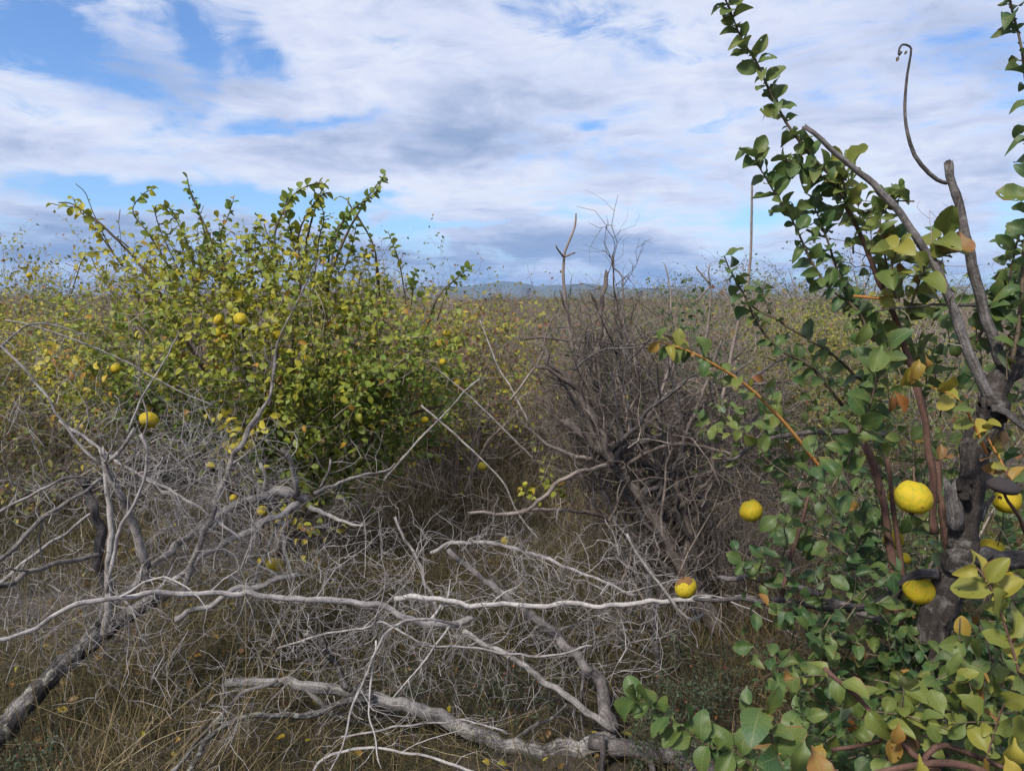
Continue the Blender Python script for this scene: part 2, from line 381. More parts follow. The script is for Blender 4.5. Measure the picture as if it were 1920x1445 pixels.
def plain(name, stops, scale=30., rough=.85):
    m, nt = new_mat(name); tc = N_(nt, 'ShaderNodeTexCoord')
    n1 = N_(nt, 'ShaderNodeTexNoise', i_Scale=scale, i_Detail=5.); nt.links.new(tc.outputs['Object'], n1.inputs['Vector'])
    b = N_(nt, 'ShaderNodeBsdfPrincipled', i_Roughness=rough); nt.links.new(ramp(nt, n1.outputs[0], stops), b.inputs['Base Color'])
    bp = N_(nt, 'ShaderNodeBump', i_Strength=.6, i_Distance=.004); nt.links.new(n1.outputs[0], bp.inputs['Height']); nt.links.new(bp.outputs[0], b.inputs['Normal'])
    o = N_(nt, 'ShaderNodeOutputMaterial'); nt.links.new(b.outputs[0], o.inputs[0]); return m
M_calyx = plain('dry_calyx', [(.35, (.03, .02, .012)), (.65, (.11, .07, .04))])
M_rot = plain('rotten_quince_skin', [(.35, (.012, .010, .012)), (.55, (.035, .028, .030)), (.75, (.11, .07, .05))], 40.)
M_rust = plain('browned_quince_skin', [(.35, (.09, .045, .018)), (.65, (.26, .13, .04))], 40.)

def quince_body(seed, squash=1.0):
    r_ = np.random.default_rng(seed); nu, nv = 32, 18
    ph = [r_.uniform(0, 6.28) for _ in range(4)]
    V = np.empty((nv+1, nu, 3)); A = np.zeros((nv+1, nu, 3))
    for j in range(nv+1):
        th = PI*j/nv; th = min(max(th, .02), PI-.02); z = math.cos(th)
        for i in range(nu):
            a = 2*PI*i/nu
            lob = 1+(.05*math.cos(5*a+ph[0])+.06*math.cos(2*a+ph[1])+.05*math.cos(3*a+ph[2]))*math.sin(th)**.5*(.4+.6*abs(z))
            rr = math.sin(th)**.92*(1-.16*max(z, 0)**1.2)*lob
            zz = z*.96-.13*math.exp(-(th/.30)**2)+.16*math.exp(-((PI-th)/.30)**2)+(.10*math.cos(a+ph[3])+.05*math.cos(2*a+ph[0]))*math.sin(th)
            V[j, i] = (rr*math.cos(a), rr*math.sin(a), zz*squash)
    idx = np.arange((nv+1)*nu).reshape(nv+1, nu)
    F = np.stack([idx[:-1], idx[1:], np.roll(idx[1:], -1, 1), np.roll(idx[:-1], -1, 1)], -1)
    return V.reshape(-1, 3), F.reshape(-1, 4), A.reshape(-1, 3)
def calyx_mesh(mb):
    b, d = [], []
    for k in range(6):
        a = k*1.047+.2; b.append((.07*math.cos(a), .07*math.sin(a), -.80)); d.append((math.cos(a)*.6, math.sin(a)*.6, -.9))
    b, d = np.array(b), np.array(d)
    Y = nrm(d); X = nrm(np.cross(Y, [0, 0, 1.])); Z = np.cross(X, Y)
    V, A, F = leaf_shape([0, .3, .6, 1.], 2, .5, .5, .2)
    P = b[:, None]+.26*(Y[:, None]*V[:, 1, None]+Z[:, None]*V[:, 2, None]+X[:, None]*V[:, 0, None])
    mb.add(P, F[None]+(np.arange(6)*len(V))[:, None, None], np.zeros((6, len(V), 3)))
PROTO = {}
def proto_mesh(key, fn, mat):
    if key not in PROTO:
        mb = MB(); fn(mb); o = mb.build(key.split(':')[0], mat); PROTO[key] = o.data; bpy.data.objects.remove(o)
    return PROTO[key]
def stem_fn(mb):
    P = cr([(0, 0, .72), (.02, .01, 1.0), (.10, .03, 1.3), (.14, .02, 1.75)], .12); tubes(mb, P[None], np.linspace(.06, .045, len(P))[None], 5)
def cap_fn(mb):      # browned, caved-in shoulder over the top of a fruit
    V, F, A = quince_body(3); V = V*1.012; q = V[F].mean(1); k = q[:, 2] > .60+.16*np.sin(3*np.arctan2(q[:, 1], q[:, 0]))*(np.hypot(q[:, 0], q[:, 1]) > .2)
    mb.add(V, F[k], A)
def put_part(name, me, parent):
    o = bpy.data.objects.new(name, me); COL.objects.link(o); o.parent = parent; return o
def quince(px, py, dia, d, label, kind='ripe', tilt=(0, 0, 0), parts=True, seed=None):
    FRUIT.append((px, py, dia*.5, d))
    r = dia/2*d/FPX*.97
    s = R.integers(0, 4) if seed is None else seed
    if kind == 'rotten': me, nm = proto_mesh('shrivelled:r', lambda mb: mb.add(*quince_body(9, .52)), M_rot), 'shrivelled_quince'
    else: me, nm = proto_mesh('quince:%d' % s, lambda mb: mb.add(*quince_body(s)), M_fruit), 'quince'
    o = bpy.data.objects.new(nm, me); COL.objects.link(o)
    o.location = at(px, py, d); o.scale = (r, r, r); o.rotation_euler = (tilt[0], tilt[1], tilt[2]+R.uniform(0, 6))
    tag(o, label, 'quince', 'quinces hanging on the bushes')
    if parts:
        put_part('calyx', proto_mesh('calyx:c', calyx_mesh, M_calyx), o)
        put_part('stem', proto_mesh('stem:s', stem_fn, M_brown), o)
    if kind == 'browned': put_part('browned_shoulder', proto_mesh('cap:b', cap_fn, M_rust), o)
    return o

quince(1712, 932, 70, 1.72, 'largest yellow quince, left of the sawn grey stub on the trunk', tilt=(.2, .3, 0), seed=1)
quince(1724, 1104, 60, 1.95, 'plump yellow quince crossed by a rough dark branch beside the trunk', tilt=(-.3, .2, 0), seed=2)
quince(1409, 957, 46, 2.3, 'yellow quince with leaves over its right side, left of the reddish stem', tilt=(.2, -.2, 0), seed=0)
quince(1285, 1101, 42, 2.75, 'yellow quince with a caved-in brown top above the pale horizontal branch', 'browned', tilt=(.15, .2, 0), seed=3)
quince(1889, 938, 52, 2.05, 'yellow quince tucked behind the shrivelled black fruit', tilt=(.4, 0, 0), seed=1)
quince(1857, 1030, 46, 2.2, 'yellow quince resting low just above the thick dark side limb', tilt=(.3, .3, 0), seed=2)
quince(1674, 1012, 38, 2.3, 'yellow quince mostly hidden behind the reddish brown stem', tilt=(0, .3, 0), seed=3)
quince(1683, 930, 36, 2.15, 'small yellow quince peeping out beside the largest quince', tilt=(.2, 0, 0), seed=0)
quince(1884, 1082, 34, 2.4, 'yellow quince in shade under the thick dark side limb', tilt=(0, 0, 0), seed=1)
quince(1697, 1046, 22, 2.6, 'small orange-yellow quince between two thin brown stems', tilt=(0, 0, 0), seed=2)
quince(1881, 910, 56, 1.75, 'shrivelled black quince like a shallow cup, right of the trunk', 'rotten', tilt=(.2, 0, 0))
quince(279, 787, 35, 3.75, 'bright yellow quince hanging apart among bare grey twigs', tilt=(.5, .7, 0), seed=0)
quince(451, 598, 27, 4.25, 'bright round quince highest in the yellow-green bush', tilt=(.2, .2, 0), seed=1)
quince(410, 600, 22, 4.3, 'quince with a brown cracked face beside the brightest quince', 'browned', tilt=(-1.2, 0, 0), seed=2)
quince(411, 623, 20, 4.35, 'dull yellow quince right below the cracked one', tilt=(.3, .2, 0), seed=3)
quince(520, 628, 21, 4.35, 'green-yellow quince half sunk in the leaves of the big bush', tilt=(.2, 0, 0), seed=0)
quince(838, 624, 15, 4.9, 'small yellow quince high on the right shoulder of the big bush', tilt=(.2, .3, 0), seed=1)
quince(829, 679, 17, 4.8, 'knobbly golden quince on the right side of the big bush', tilt=(.2, .5, 0), seed=2)
quince(857, 718, 17, 4.75, 'golden quince at the right edge of the bush where a twig crosses it', tilt=(.6, .6, 0), seed=3)
quince(797, 787, 15, 4.6, 'small pale quince low on the right side of the big bush', tilt=(.1, .1, 0), seed=0)
quince(522, 921, 23, 3.95, 'yellow quince just above the knot of grey limbs', tilt=(.1, .1, 0), seed=1)
quince(492, 957, 21, 3.95, 'yellow quince just under the grey limb with the knot', tilt=(.2, .3, 0), seed=2)
quince(438, 933, 16, 4.05, 'small yellow quince behind a slanting pale twig left of the knot', tilt=(0, 0, 0), seed=3)
quince(515, 1060, 32, 3.7, 'broad yellow quince lowest under the big bush', tilt=(.2, .2, 0), seed=0)
quince(492, 1053, 20, 3.8, 'smaller quince touching the broad lowest quince', tilt=(.3, 0, 0), seed=1)
quince(905, 874, 19, 5.6, 'lone yellow quince hanging in the gap left of the dead shrub', tilt=(.1, 0, 0), seed=2)
quince(953, 722, 14, 7.0, 'small green-yellow quince in front of the dry grass of the lane', tilt=(.1, 0, 0), seed=3)
quince(947, 1013, 17, 4.8, 'small quince with dark eye above the arched pale branch', tilt=(-1.1, 0, 0), seed=0)
quince(1175, 748, 14, 5.4, 'small oval quince among the twigs of the dead shrub', tilt=(.1, 0, 0), seed=1)
quince(1208, 872, 12, 5.4, 'tiny quince behind the leaning trunk of the dead shrub', tilt=(.1, 0, 0), seed=2)
quince(217, 690, 20, 4.3, 'dull golden quince on the left side of the big bush', tilt=(.3, .3, 0), seed=3)
quince(126, 590, 10, 7.5, 'tiny bright quince on the hedge behind the big bush', tilt=(.1, 0, 0), seed=0, parts=False)
quince(513, 557, 13, 4.6, 'small yellow quince above and right of the brightest quince', tilt=(.1, .1, 0), seed=2, parts=False)
quince(55, 516, 11, 6.2, 'tiny yellow quince high in the hedge at far left', tilt=(.1, 0, 0), seed=3, parts=False)
quince(660, 566, 12, 4.7, 'small pale quince among upper right leaves of the big bush', tilt=(.1, 0, 0), seed=1, parts=False)
quince(470, 812, 19, 3.9, 'orange quince behind the thick slanting dead limb', tilt=(.1, .3, 0), seed=1)
quince(462, 470, 10, 4.7, 'tiny black dried quince against the sky on the bush top', 'rotten', tilt=(.2, 0, 0), parts=False)

# ------------------------------------------------------------------ ground, hills
def ground():
    rings = np.r_[.3, np.geomspace(.6, 30, 90), np.geomspace(34, 9000, 40)]; na = 180
    a = np.arange(na)/na*2*PI
    X = rings[:, None]*np.cos(a); Y = rings[:, None]*np.sin(a)
    P = np.stack([X, Y, np.zeros_like(X)], -1).reshape(-1, 3)
    fade = np.exp(-np.linalg.norm(P[:, :2], axis=1)/25)
    P[:, 2] = fade*(.05*wob(P, 1.1)+.025*wob(P+9, 4.)+.012*R.normal(size=len(P)))-.03
    idx = np.arange(len(P)).reshape(len(rings), na)
    F = np.stack([idx[:-1], idx[1:], np.roll(idx[1:], -1, 1), np.roll(idx[:-1], -1, 1)], -1).reshape(-1, 4)
    mb = MB(); mb.add(P, F, np.zeros_like(P))
    m, nt = new_mat('dry_orchard_soil'); L = nt.links; tc = N_(nt, 'ShaderNodeTexCoord')
    n1 = N_(nt, 'ShaderNodeTexNoise', i_Scale=1.3, i_Detail=8., i_Roughness=.65); L.new(tc.outputs['Object'], n1.inputs['Vector'])
    n2 = N_(nt, 'ShaderNodeTexNoise', i_Scale=45., i_Detail=5., i_Roughness=.7); L.new(tc.outputs['Object'], n2.inputs['Vector'])
    f = mth(nt, 'ADD', mth(nt, 'MULTIPLY', n1.outputs[0], .55), mth(nt, 'MULTIPLY', n2.outputs[0], .45))
    col = ramp(nt, f, [(.34, (.022, .017, .013)), (.5, (.050, .038, .028)), (.64, (.095, .072, .05)), (.75, (.08, .08, .037))])
    b = N_(nt, 'ShaderNodeBsdfPrincipled', i_Roughness=.95); L.new(col, b.inputs['Base Color'])
    bp = N_(nt, 'ShaderNodeBump', i_Strength=.8, i_Distance=.02); L.new(n2.outputs[0], bp.inputs['Height']); L.new(bp.outputs[0], b.inputs['Normal'])
    o = N_(nt, 'ShaderNodeOutputMaterial'); L.new(b.outputs[0], o.inputs[0])
    tag(mb.build('ground', m), kind='structure')
ground()

def hills():
    D = 4200.
    kx = [-3000, 300, 620, 800, 900, 940, 985, 1010, 1060, 1120, 1180, 1260, 1340, 1420, 1500, 1700, 2200, 4500]
    ky = [560, 556, 548, 540, 536, 528, 531, 538, 534, 537, 541, 543, 548, 552, 556, 560, 556, 560]
    xs = np.linspace(-3000, 4500, 420); ys = np.interp(xs, kx, ky)+1.2*np.sin(xs*.06)+.9*np.sin(xs*.17+1)+R.normal(size=len(xs))*.5
    H = np.maximum((566-ys)/FPX*D, 2)
    X = (xs-960)/FPX*D
    prof = [(-900, -.02), (-600, .10), (-350, .32), (-180, .62), (-60, .90), (0, 1.), (150, .85), (500, .45), (1000, -.02)]
    V = np.array([[(x+20*R.normal(), D+dy+30*R.normal(), CAM_H*(f > 0)+h*f*(1+.06*R.normal()*(f < 1))) for x, h in zip(X, H)] for dy, f in prof])
    idx = np.arange(V.shape[0]*V.shape[1]).reshape(V.shape[:2])
    F = np.stack([idx[:-1, :-1], idx[:-1, 1:], idx[1:, 1:], idx[1:, :-1]], -1)
    mb = MB(); mb.add(V, F, np.zeros_like(V))
    m, nt = new_mat('far_hill_slopes'); tc = N_(nt, 'ShaderNodeTexCoord')
    n1 = N_(nt, 'ShaderNodeTexNoise', i_Scale=.004, i_Detail=8.); nt.links.new(tc.outputs['Object'], n1.inputs['Vector'])
    b = N_(nt, 'ShaderNodeBsdfPrincipled', i_Roughness=1.); nt.links.new(ramp(nt, n1.outputs[0], [(.35, (.05, .07, .05)), (.65, (.11, .11, .08))]), b.inputs['Base Color'])
    o = N_(nt, 'ShaderNodeOutputMaterial'); nt.links.new(b.outputs[0], o.inputs[0])
    tag(mb.build('hills', m), kind='structure')
hills()
# ================================================================== the living quince tree on the right
def limbs(root, mat, name, *traces, **kw):
    out = []
    for t in traces:
        P, r = trace(*t, kink=.35 if name in ('stem', 'orange_shoot') else .45 if name == 'trunk' or mat is M_grey else 1., **kw); mb = MB(); limb(mb, P, r); mb.build(name, mat, root); out.append((P, r))
    return out
def stub_twigs(root, mat, src, m, lo, hi, r0=.0022, n2=2, name='twig', sides=3, gnarl=.4, grav=.02, a0=35, a1=80, t0=.1):
    """side twigs of a list of (P, r) limbs, each with its own twiglets"""
    Qs = []
    for (P, r) in src:
        L_ = np.linalg.norm(np.diff(P, axis=0), axis=1).sum(); k = max(1, int(round(m*L_)))
        Q = spawn1(P, k, lo, hi, K=6, gnarl=gnarl, grav=grav, a0=a0, a1=a1, t0=t0); Qs.append(Q[clear(Q[:, 3]) & clear(Q[:, 5])])
    Q = np.concatenate(Qs); Q = Q[np.argsort(-np.linalg.norm(Q[:, -1]-Q[:, 0], axis=1))]
    Q[:, :, 2] = np.maximum(Q[:, :, 2], .01)
    rest = MB()
    for i in range(len(Q)):
        mb = rest if i >= 60 else MB(); q = Q[i:i+1]
        rq = taper(r0*R.uniform(.6, 1.4, 1), 6); tubes(mb, q, rq, sides)
        if n2:
            S = spawn(q, n2, lo*.35, hi*.5, K=4, gnarl=gnarl)
            tubes(mb, S, taper(r0*.55*R.uniform(.7, 1.3, len(S)), 4), sides)
        if mb is not rest: mb.build(name, mat, root)
    if rest.n: tag(rest.build('fine_twigs', mat, root), kind='stuff')

qt = thing('quince_tree', 'quince tree with dark forked trunk, sawn grey branches and large green leaves on the right', 'tree', at(1740, 1760, 2.02))
T1 = limbs(qt, M_trunk, 'trunk', ([(1735, 1765), (1738, 1500), (1742, 1240), (1765, 1135), (1800, 1045), (1824, 900), (1848, 800), (1886, 705), (1935, 640), (2020, 560)], [2.02, 2.0, 1.95, 1.93, 1.92, 1.92, 1.93, 1.96, 2.0, 2.1], 1.95, 60, 38))[0:1]
P, r = T1[0]
for (px, py, d, w, dx, dy) in [(1806, 915, 1.885, 30, 2, -30), (1800, 1042, 1.9, 58, 20, -30), (1864, 768, 1.9, 46, 14, -30)]:     # swollen knots
    c = at(px, py, d); k = np.linspace(-1, 1, 11); mb = MB()
    ax = nrm(at(px+dx, py+dy, d)-c)
    tubes(mb, (c+ax*k[:, None]*w/FPX*d*.7+R.normal(size=(11, 3))*.003)[None], (w/2/FPX*d*np.sqrt(np.clip(1-k*k, .0004, 1))*(1+.12*R.normal(size=11)))[None], 12)
    V = mb.v[0].reshape(-1, 12, 3); cc = V.mean(1, keepdims=True); mb.v[0] = (cc+(V-cc)*(1+.14*R.normal(size=V.shape[:2]+(1,)))).reshape(-1, 3).astype(np.float32)
    mb.build('knot', M_trunk, qt)
B = []
B += limbs(qt, M_grey, 'branch',
    ([(1862, 765), (1846, 728), (1815, 660), (1792, 590), (1758, 510), (1715, 445), (1665, 372), (1600, 312), (1555, 275), (1510, 239)], 1.92, 1.82, 21, 9),
    ([(1885, 690), (1862, 630), (1838, 560), (1816, 480), (1798, 400), (1780, 312)], 1.95, 1.9, 23, 15),
    ([(1776, 343), (1755, 338), (1725, 310), (1706, 268), (1697, 215), (1700, 160), (1707, 105), (1705, 88), (1692, 84), (1686, 92), (1685, 103)], 1.9, 1.88, 9, 3.5),
    ([(1828, 572), (1790, 573), (1750, 571), (1700, 576), (1640, 583)], 1.9, 1.86, 7, 3),
    ([(1860, 765), (1885, 772), (1905, 790), (1935, 812)], 1.86, 1.84, 14, 9),
    ([(1790, 990), (1786, 950), (1784, 908)], 1.9, 1.9, 30, 26),
    ([(1835, 975), (1850, 945), (1864, 930)], 1.93, 1.93, 20, 5))
B += limbs(qt, M_dark, 'side_limb',
    ([(1800, 1045), (1840, 1044), (1880, 1046), (1935, 1046), (2050, 1040)], 1.9, 1.95, 34, 30),
    ([(1760, 1075), (1725, 1082), (1695, 1100), (1680, 1118), (1640, 1132), (1590, 1140), (1520, 1136), (1450, 1128), (1380, 1124), (1300, 1122)], 1.9, 2.4, 20, 7),
    ([(1720, 1215), (1690, 1190), (1640, 1160), (1590, 1138), (1540, 1112), (1480, 1092), (1420, 1085), (1350, 1082)], 1.98, 2.5, 18, 9),
    ([(1660, 813), (1570, 811), (1500, 812), (1455, 818), (1415, 833), (1385, 850), (1365, 862)], 2.2, 2.35, 14, 7))
B2 = limbs(qt, M_brown, 'stem',
    ([(1688, 1180), (1680, 1110), (1668, 1020), (1655, 940), (1640, 880), (1622, 838)], 2.0, 2.02, 17, 14),
    ([(1752, 1000), (1748, 930), (1745, 860), (1734, 790), (1716, 715), (1694, 640), (1668, 570), (1648, 525), (1622, 460), (1598, 408), (1585, 385)], 2.05, 1.92, 15, 8),
    ([(1700, 1150), (1690, 1060), (1680, 990), (1672, 930), (1664, 860)], 2.1, 2.15, 11, 8),
    ([(1790, 1080), (1770, 1000), (1762, 930), (1758, 870)], 2.15, 2.2, 14, 11),
    ([(1465, 1118), (1478, 1060), (1492, 1015), (1508, 960), (1516, 930)], 2.05, 2.0, 9, 5),
    ([(1930, 1010), (1905, 960), (1885, 930), (1878, 915)], 1.85, 1.75, 9, 5),
    ([(1545, 1252), (1600, 1300), (1650, 1352), (1690, 1392), (1735, 1430)], 1.5, 1.45, 8, 11),
    ([(1640, 1450), (1700, 1436), (1780, 1430), (1840, 1445), (1900, 1470)], 1.4, 1.42, 13, 16),
    ([(1700, 1480), (1755, 1400), (1830, 1418), (1900, 1446)], 1.45, 1.5, 12, 9),
    ([(1560, 1405), (1620, 1396), (1700, 1372), (1790, 1330)], 1.62, 1.7, 9, 6),
    ([(1930, 1330), (1905, 1250), (1885, 1170), (1862, 1110), (1838, 1072), (1822, 1056)], 1.5, 1.5, 6, 4),
    ([(1830, 1480), (1855, 1400), (1878, 1330), (1900, 1290)], 1.45, 1.4, 4, 3))
B3 = limbs(qt, M_orange, 'orange_shoot',
    ([(1545, 885), (1510, 838), (1470, 790), (1425, 745), (1380, 707), (1330, 678), (1285, 655), (1235, 640)], 2.1, 1.9, 8, 4),
    ([(1850, 850), (1830, 800), (1800, 752), (1770, 735), (1745, 725)], 1.8, 1.75, 6, 3),
    ([(1905, 920), (1870, 850), (1842, 800)], 1.8, 1.8, 5, 4),
    ([(1600, 555), (1664, 556), (1672, 500), (1678, 465)], 1.9, 1.88, 6, 4))
stub_twigs(qt, M_twig, B[:2]+B[3:4]+B[7:], 7, .04, .18, .0015, 1)
stub_twigs(qt, M_stem, B2[:4], 8, .06, .2, .0015, 1, name='side_shoot')

def shoot(root, pts, d0, d1, w0, w1, gap, s0_, s1_, tint, mat=M_stem, L=LN, droop=.45, spread=1., t0=.03, lm=M_leafn, name='leafy_shoot', step=.03):
    P, r = trace(pts, d0, d1, w0, w1, step=step); mb = MB(); limb(mb, P, r)
    sh = mb.build(name, mat, root)
    L_ = np.linalg.norm(np.diff(P, axis=0), axis=1).sum(); mb = MB()
    leafy(mb, P[None], max(3, int(L_/gap*1.08)), s0_*1.0, s1_*1.04, tint, L, t0=t0, droop=droop, spread=spread)
    V = mb.build('foliage', lm, None)
    # sub-part: the leaves of this shoot
    me = V.data; me.transform(__import__('mathutils').Matrix.Translation([-c for c in root['_loc']])); V.parent = sh
    return P
GREEN = tinter(.20, .10, 3, .05, .0, .02, .42)
OLIVE = tinter(.46, .14, 5, .07, .05, .2, .8)
YELG = tinter(.58, .14, 6, .07, .06, .3, .8)
SH = [
 ([(1590, 385), (1560, 335), (1520, 290), (1488, 250), (1462, 205), (1440, 160), (1418, 115), (1395, 75), (1370, 30), (1350, -10), (1330, -60)], 1.95, 1.85, 7, 3, .0115, .040, .056, tinter(.27, .1, 4, .05, 0, .05, .5)),
 ([(1640, 640), (1605, 580), (1575, 555), (1545, 525), (1518, 480), (1495, 430), (1470, 385), (1448, 350), (1425, 310), (1412, 280)], 1.95, 1.9, 7, 2.5, .0120, .036, .052, tinter(.24, .1, 4, .05, 0, .05, .45)),
 ([(1640, 600), (1598, 560), (1575, 510), (1560, 465), (1545, 430), (1530, 395), (1515, 380)], 2.0, 1.95, 6, 2.5, .0125, .034, .048, tinter(.24, .1, 4, .05, 0, .05, .45)),
 ([(1590, 385), (1560, 345), (1530, 320), (1500, 305), (1470, 300)], 1.93, 1.9, 5, 2.5, .009, .04, .055, tinter(.24, .1, 4, .05, 0, .05, .45)),
 ([(1610, 430), (1590, 380), (1580, 340), (1585, 300)], 1.92, 1.9, 5, 3, .012, .045, .062, tinter(.48, .12, 4, .06, .03, .2, .75)),
 ([(1680, 560), (1660, 480), (1650, 420), (1660, 380), (1690, 352)], 2.0, 2.0, 5, 2, .012, .035, .055, tinter(.42, .12, 4, .06, .02, .2, .7)),
 ([(1690, 640), (1715, 560), (1735, 500), (1748, 460), (1775, 440)], 1.9, 1.86, 5, 3, .014, .06, .08, tinter(.46, .08, 4, .05, .04, .3, .7)),
 ([(1680, 560), (1672, 500), (1680, 470), (1690, 455)], 1.86, 1.84, 5, 3, .018, .055, .075, tinter(.52, .12, 4, .06, .08, .3, .8)),
 ([(1580, 760), (1520, 690), (1480, 668), (1445, 640), (1412, 590), (1392, 550), (1375, 515), (1358, 480)], 2.2, 2.15, 7, 3, .016, .036, .055, tinter(.20, .1, 4, .05, 0, .03, .4)),
 ([(1650, 740), (1600, 700), (1545, 655), (1515, 638)], 2.15, 2.15, 7, 4, .02, .04, .06, tinter(.2, .16, 5, .08, .06, .02, .6)),
 ([(1512, 632), (1478, 612), (1445, 590), (1408, 572)], 2.15, 2.2, 6, 3, .03, .03, .045, tinter(.12, .1, 4, .05, 0, .02, .3)),
 ([(1445, 590), (1432, 560), (1430, 535)], 2.2, 2.2, 3, 2, .010, .026, .036, tinter(.12, .08, 4, .05, 0, .02, .3)),
 ([(1590, 870), (1625, 770), (1650, 700), (1668, 650)], 1.85, 1.82, 5, 4, .022, .05, .07, tinter(.15, .1, 4, .05, 0, .02, .35)),
 ([(1560, 915), (1600, 840), (1640, 740), (1655, 690)], 1.9, 1.88, 6, 4, .022, .05, .07, tinter(.2, .12, 4, .05, 0, .02, .4)),
 ([(1895, 690), (1910, 600), (1918, 500), (1928, 400), (1935, 300), (1930, 210), (1915, 100), (1900, 20), (1888, -30)], 1.9, 1.85, 8, 4, .02, .045, .06, tinter(.22, .12, 4, .05, 0, .05, .5)),
 ([(1830, 640), (1862, 590), (1890, 520), (1908, 460), (1925, 400)], 2.0, 2.0, 6, 3, .012, .034, .05, tinter(.34, .12, 4, .05, .02, .1, .6)),
 ([(1840, 610), (1862, 570), (1880, 545), (1910, 520)], 2.0, 2.0, 5, 3, .009, .04, .055, tinter(.36, .12, 4, .05, .02, .1, .6)),
 ([(1430, 1470), (1395, 1420), (1350, 1405), (1310, 1385), (1270, 1355), (1235, 1330), (1205, 1315), (1190, 1312)], 1.5, 1.5, 6, 3, .0105, .046, .06, tinter(.36, .07, 4, .04, 0, .2, .5)),
 ([(1485, 1490), (1468, 1440), (1452, 1395), (1436, 1350), (1424, 1330)], 1.28, 1.3, 8, 4, .0105, .054, .072, tinter(.17, .05, 4, .04, 0, .08, .3)),
]
SHP = [shoot(qt, *s) for s in SH]
mb = MB(); leafy(mb, B3[0][0][None, len(B3[0][0])//3:], 17, .035, .055, tinter(.48, .2, 7, .1, .2, .25, .8), LN, droop=.6)
leafy(mb, B3[0][0][None, -6:], 9, .035, .05, tinter(.75, .2, 7, .1, .35, .4, .8), LN, droop=.4)
for b in B3[1:]: leafy(mb, b[0][None], 8, .045, .06, tinter(.6, .12, 7, .1, .1, .4, .8), LN, droop=.4)
leafy(mb, B2[10][0][None], 13, .05, .068, tinter(.66, .08, 6, .06, .02, .5, .8), LN, droop=.3)
leafy(mb, B2[11][0][None], 7, .045, .06, YELG, LN)
leafy(mb, B2[6][0][None], 9, .05, .066, tinter(.5, .14, 6, .1, .1, .3, .8), LN)
for px, py, d, s, t in [(1688, 96, 1.88, .014, 1.), (1684, 108, 1.88, .012, 1.), (1700, 96, 1.88, .01, 1.), (1527, 1412, 1.32, .066, .9), (1684, 1362, 1.42, .04, .88), (1505, 1395, 1.4, .06, .3), (1722, 1425, 1.38, .06, .62), (1900, 1395, 1.35, .06, .7), (1888, 1425, 1.33, .04, .78), (1722, 680, 1.75, .05, .84), (1735, 672, 1.75, .045, .9), (1710, 690, 1.76, .05, .76), (1680, 740, 1.78, .05, .92), (1672, 744, 1.79, .04, .96), (1764, 836, 1.8, .035, .96), (1650, 655, 1.78, .06, .34), (1628, 610, 1.8, .055, .36)]:
    leaves(mb, at(px, py, d)[None], np.array([[R.uniform(-.5, .5), R.uniform(-.7, -.1), -.8]]), np.array([[R.uniform(-.4, .4), -.8, .6]]), np.array([s]), np.array([t]), LN)
mb.build('scattered_leaves', M_leafn, qt)
core = at(1750, 1150, 2.2)
mbl, mbt = MB(), MB()
def fol(poly, n, per, d0, half, s0, s1, tint, lo=.12, hi=.34, L=LN, r0=.0022, core=core, grav=.03, droop=.35, upw=.4, front=0.):
    Q = fill(poly, n, d0, half, core, lo, hi, upw=upw, grav=grav, front=front); Q = Q[clear(Q[:, 3])]
    tubes(mbt, Q, taper(r0*R.uniform(.6, 1.3, len(Q)), 6), 4)
    leafy(mbl, Q, per, s0, s1, tint, L, droop=droop)
fol([(1400, 890), (1560, 850), (1640, 830), (1700, 880), (1920, 850), (1990, 900), (1990, 1445), (1920, 1480), (1430, 1480), (1390, 1330), (1430, 1180), (1390, 1060)], 66, 8, 2.3, .45, .036, .054, tinter(.22, .14, 3, .06, .03, .02, .62))
fol([(1480, 1170), (1640, 1160), (1920, 1130), (1990, 1180), (1990, 1480), (1440, 1480), (1450, 1280)], 104, 8, 1.95, .28, .031, .050, tinter(.20, .10, 3, .05, .015, .02, .5))
fol([(1520, 600), (1640, 560), (1760, 520), (1930, 580), (1980, 700), (1980, 880), (1480, 890), (1400, 860), (1400, 800), (1500, 740)], 46, 6, 2.45, .45, .035, .052, tinter(.36, .18, 4, .06, .04, .05, .75))
fol([(1640, 440), (1760, 450), (1790, 560), (1740, 660), (1640, 640), (1660, 540)], 11, 5, 2.05, .2, .05, .07, tinter(.40, .14, 4, .06, .04, .1, .7))
fol([(1540, 300), (1610, 320), (1700, 390), (1690, 450), (1640, 480), (1590, 420), (1540, 370)], 9, 6, 2.0, .12, .038, .056, tinter(.40, .14, 4, .06, .05, .15, .75), lo=.08, hi=.2)
fol([(1420, 1280), (1560, 1240), (1750, 1260), (1920, 1250), (1960, 1480), (1430, 1480)], 28, 6, 1.58, .16, .038, .053, tinter(.43, .12, 4, .06, .05, .25, .78), lo=.1, hi=.24)
fol([(1450, 880), (1560, 860), (1650, 930), (1640, 1120), (1520, 1160), (1450, 1060)], 11, 7, 1.95, .15, .042, .058, tinter(.17, .1, 4, .05, 0, .02, .4), core=at(1560, 1200, 2.2))
fol([(1360, 680), (1440, 700), (1480, 800), (1450, 860), (1330, 850), (1340, 760)], 12, 6, 2.4, .25, .035, .05, tinter(.42, .14, 4, .06, .04, .2, .7))
fol([(1840, 540), (1920, 440), (1990, 420), (1990, 640), (1850, 620)], 13, 7, 2.1, .15, .036, .052, tinter(.38, .12, 4, .06, .03, .15, .6))
mbt.build('twigs', M_stem, qt); mbl.build('crown', M_leafn, qt)

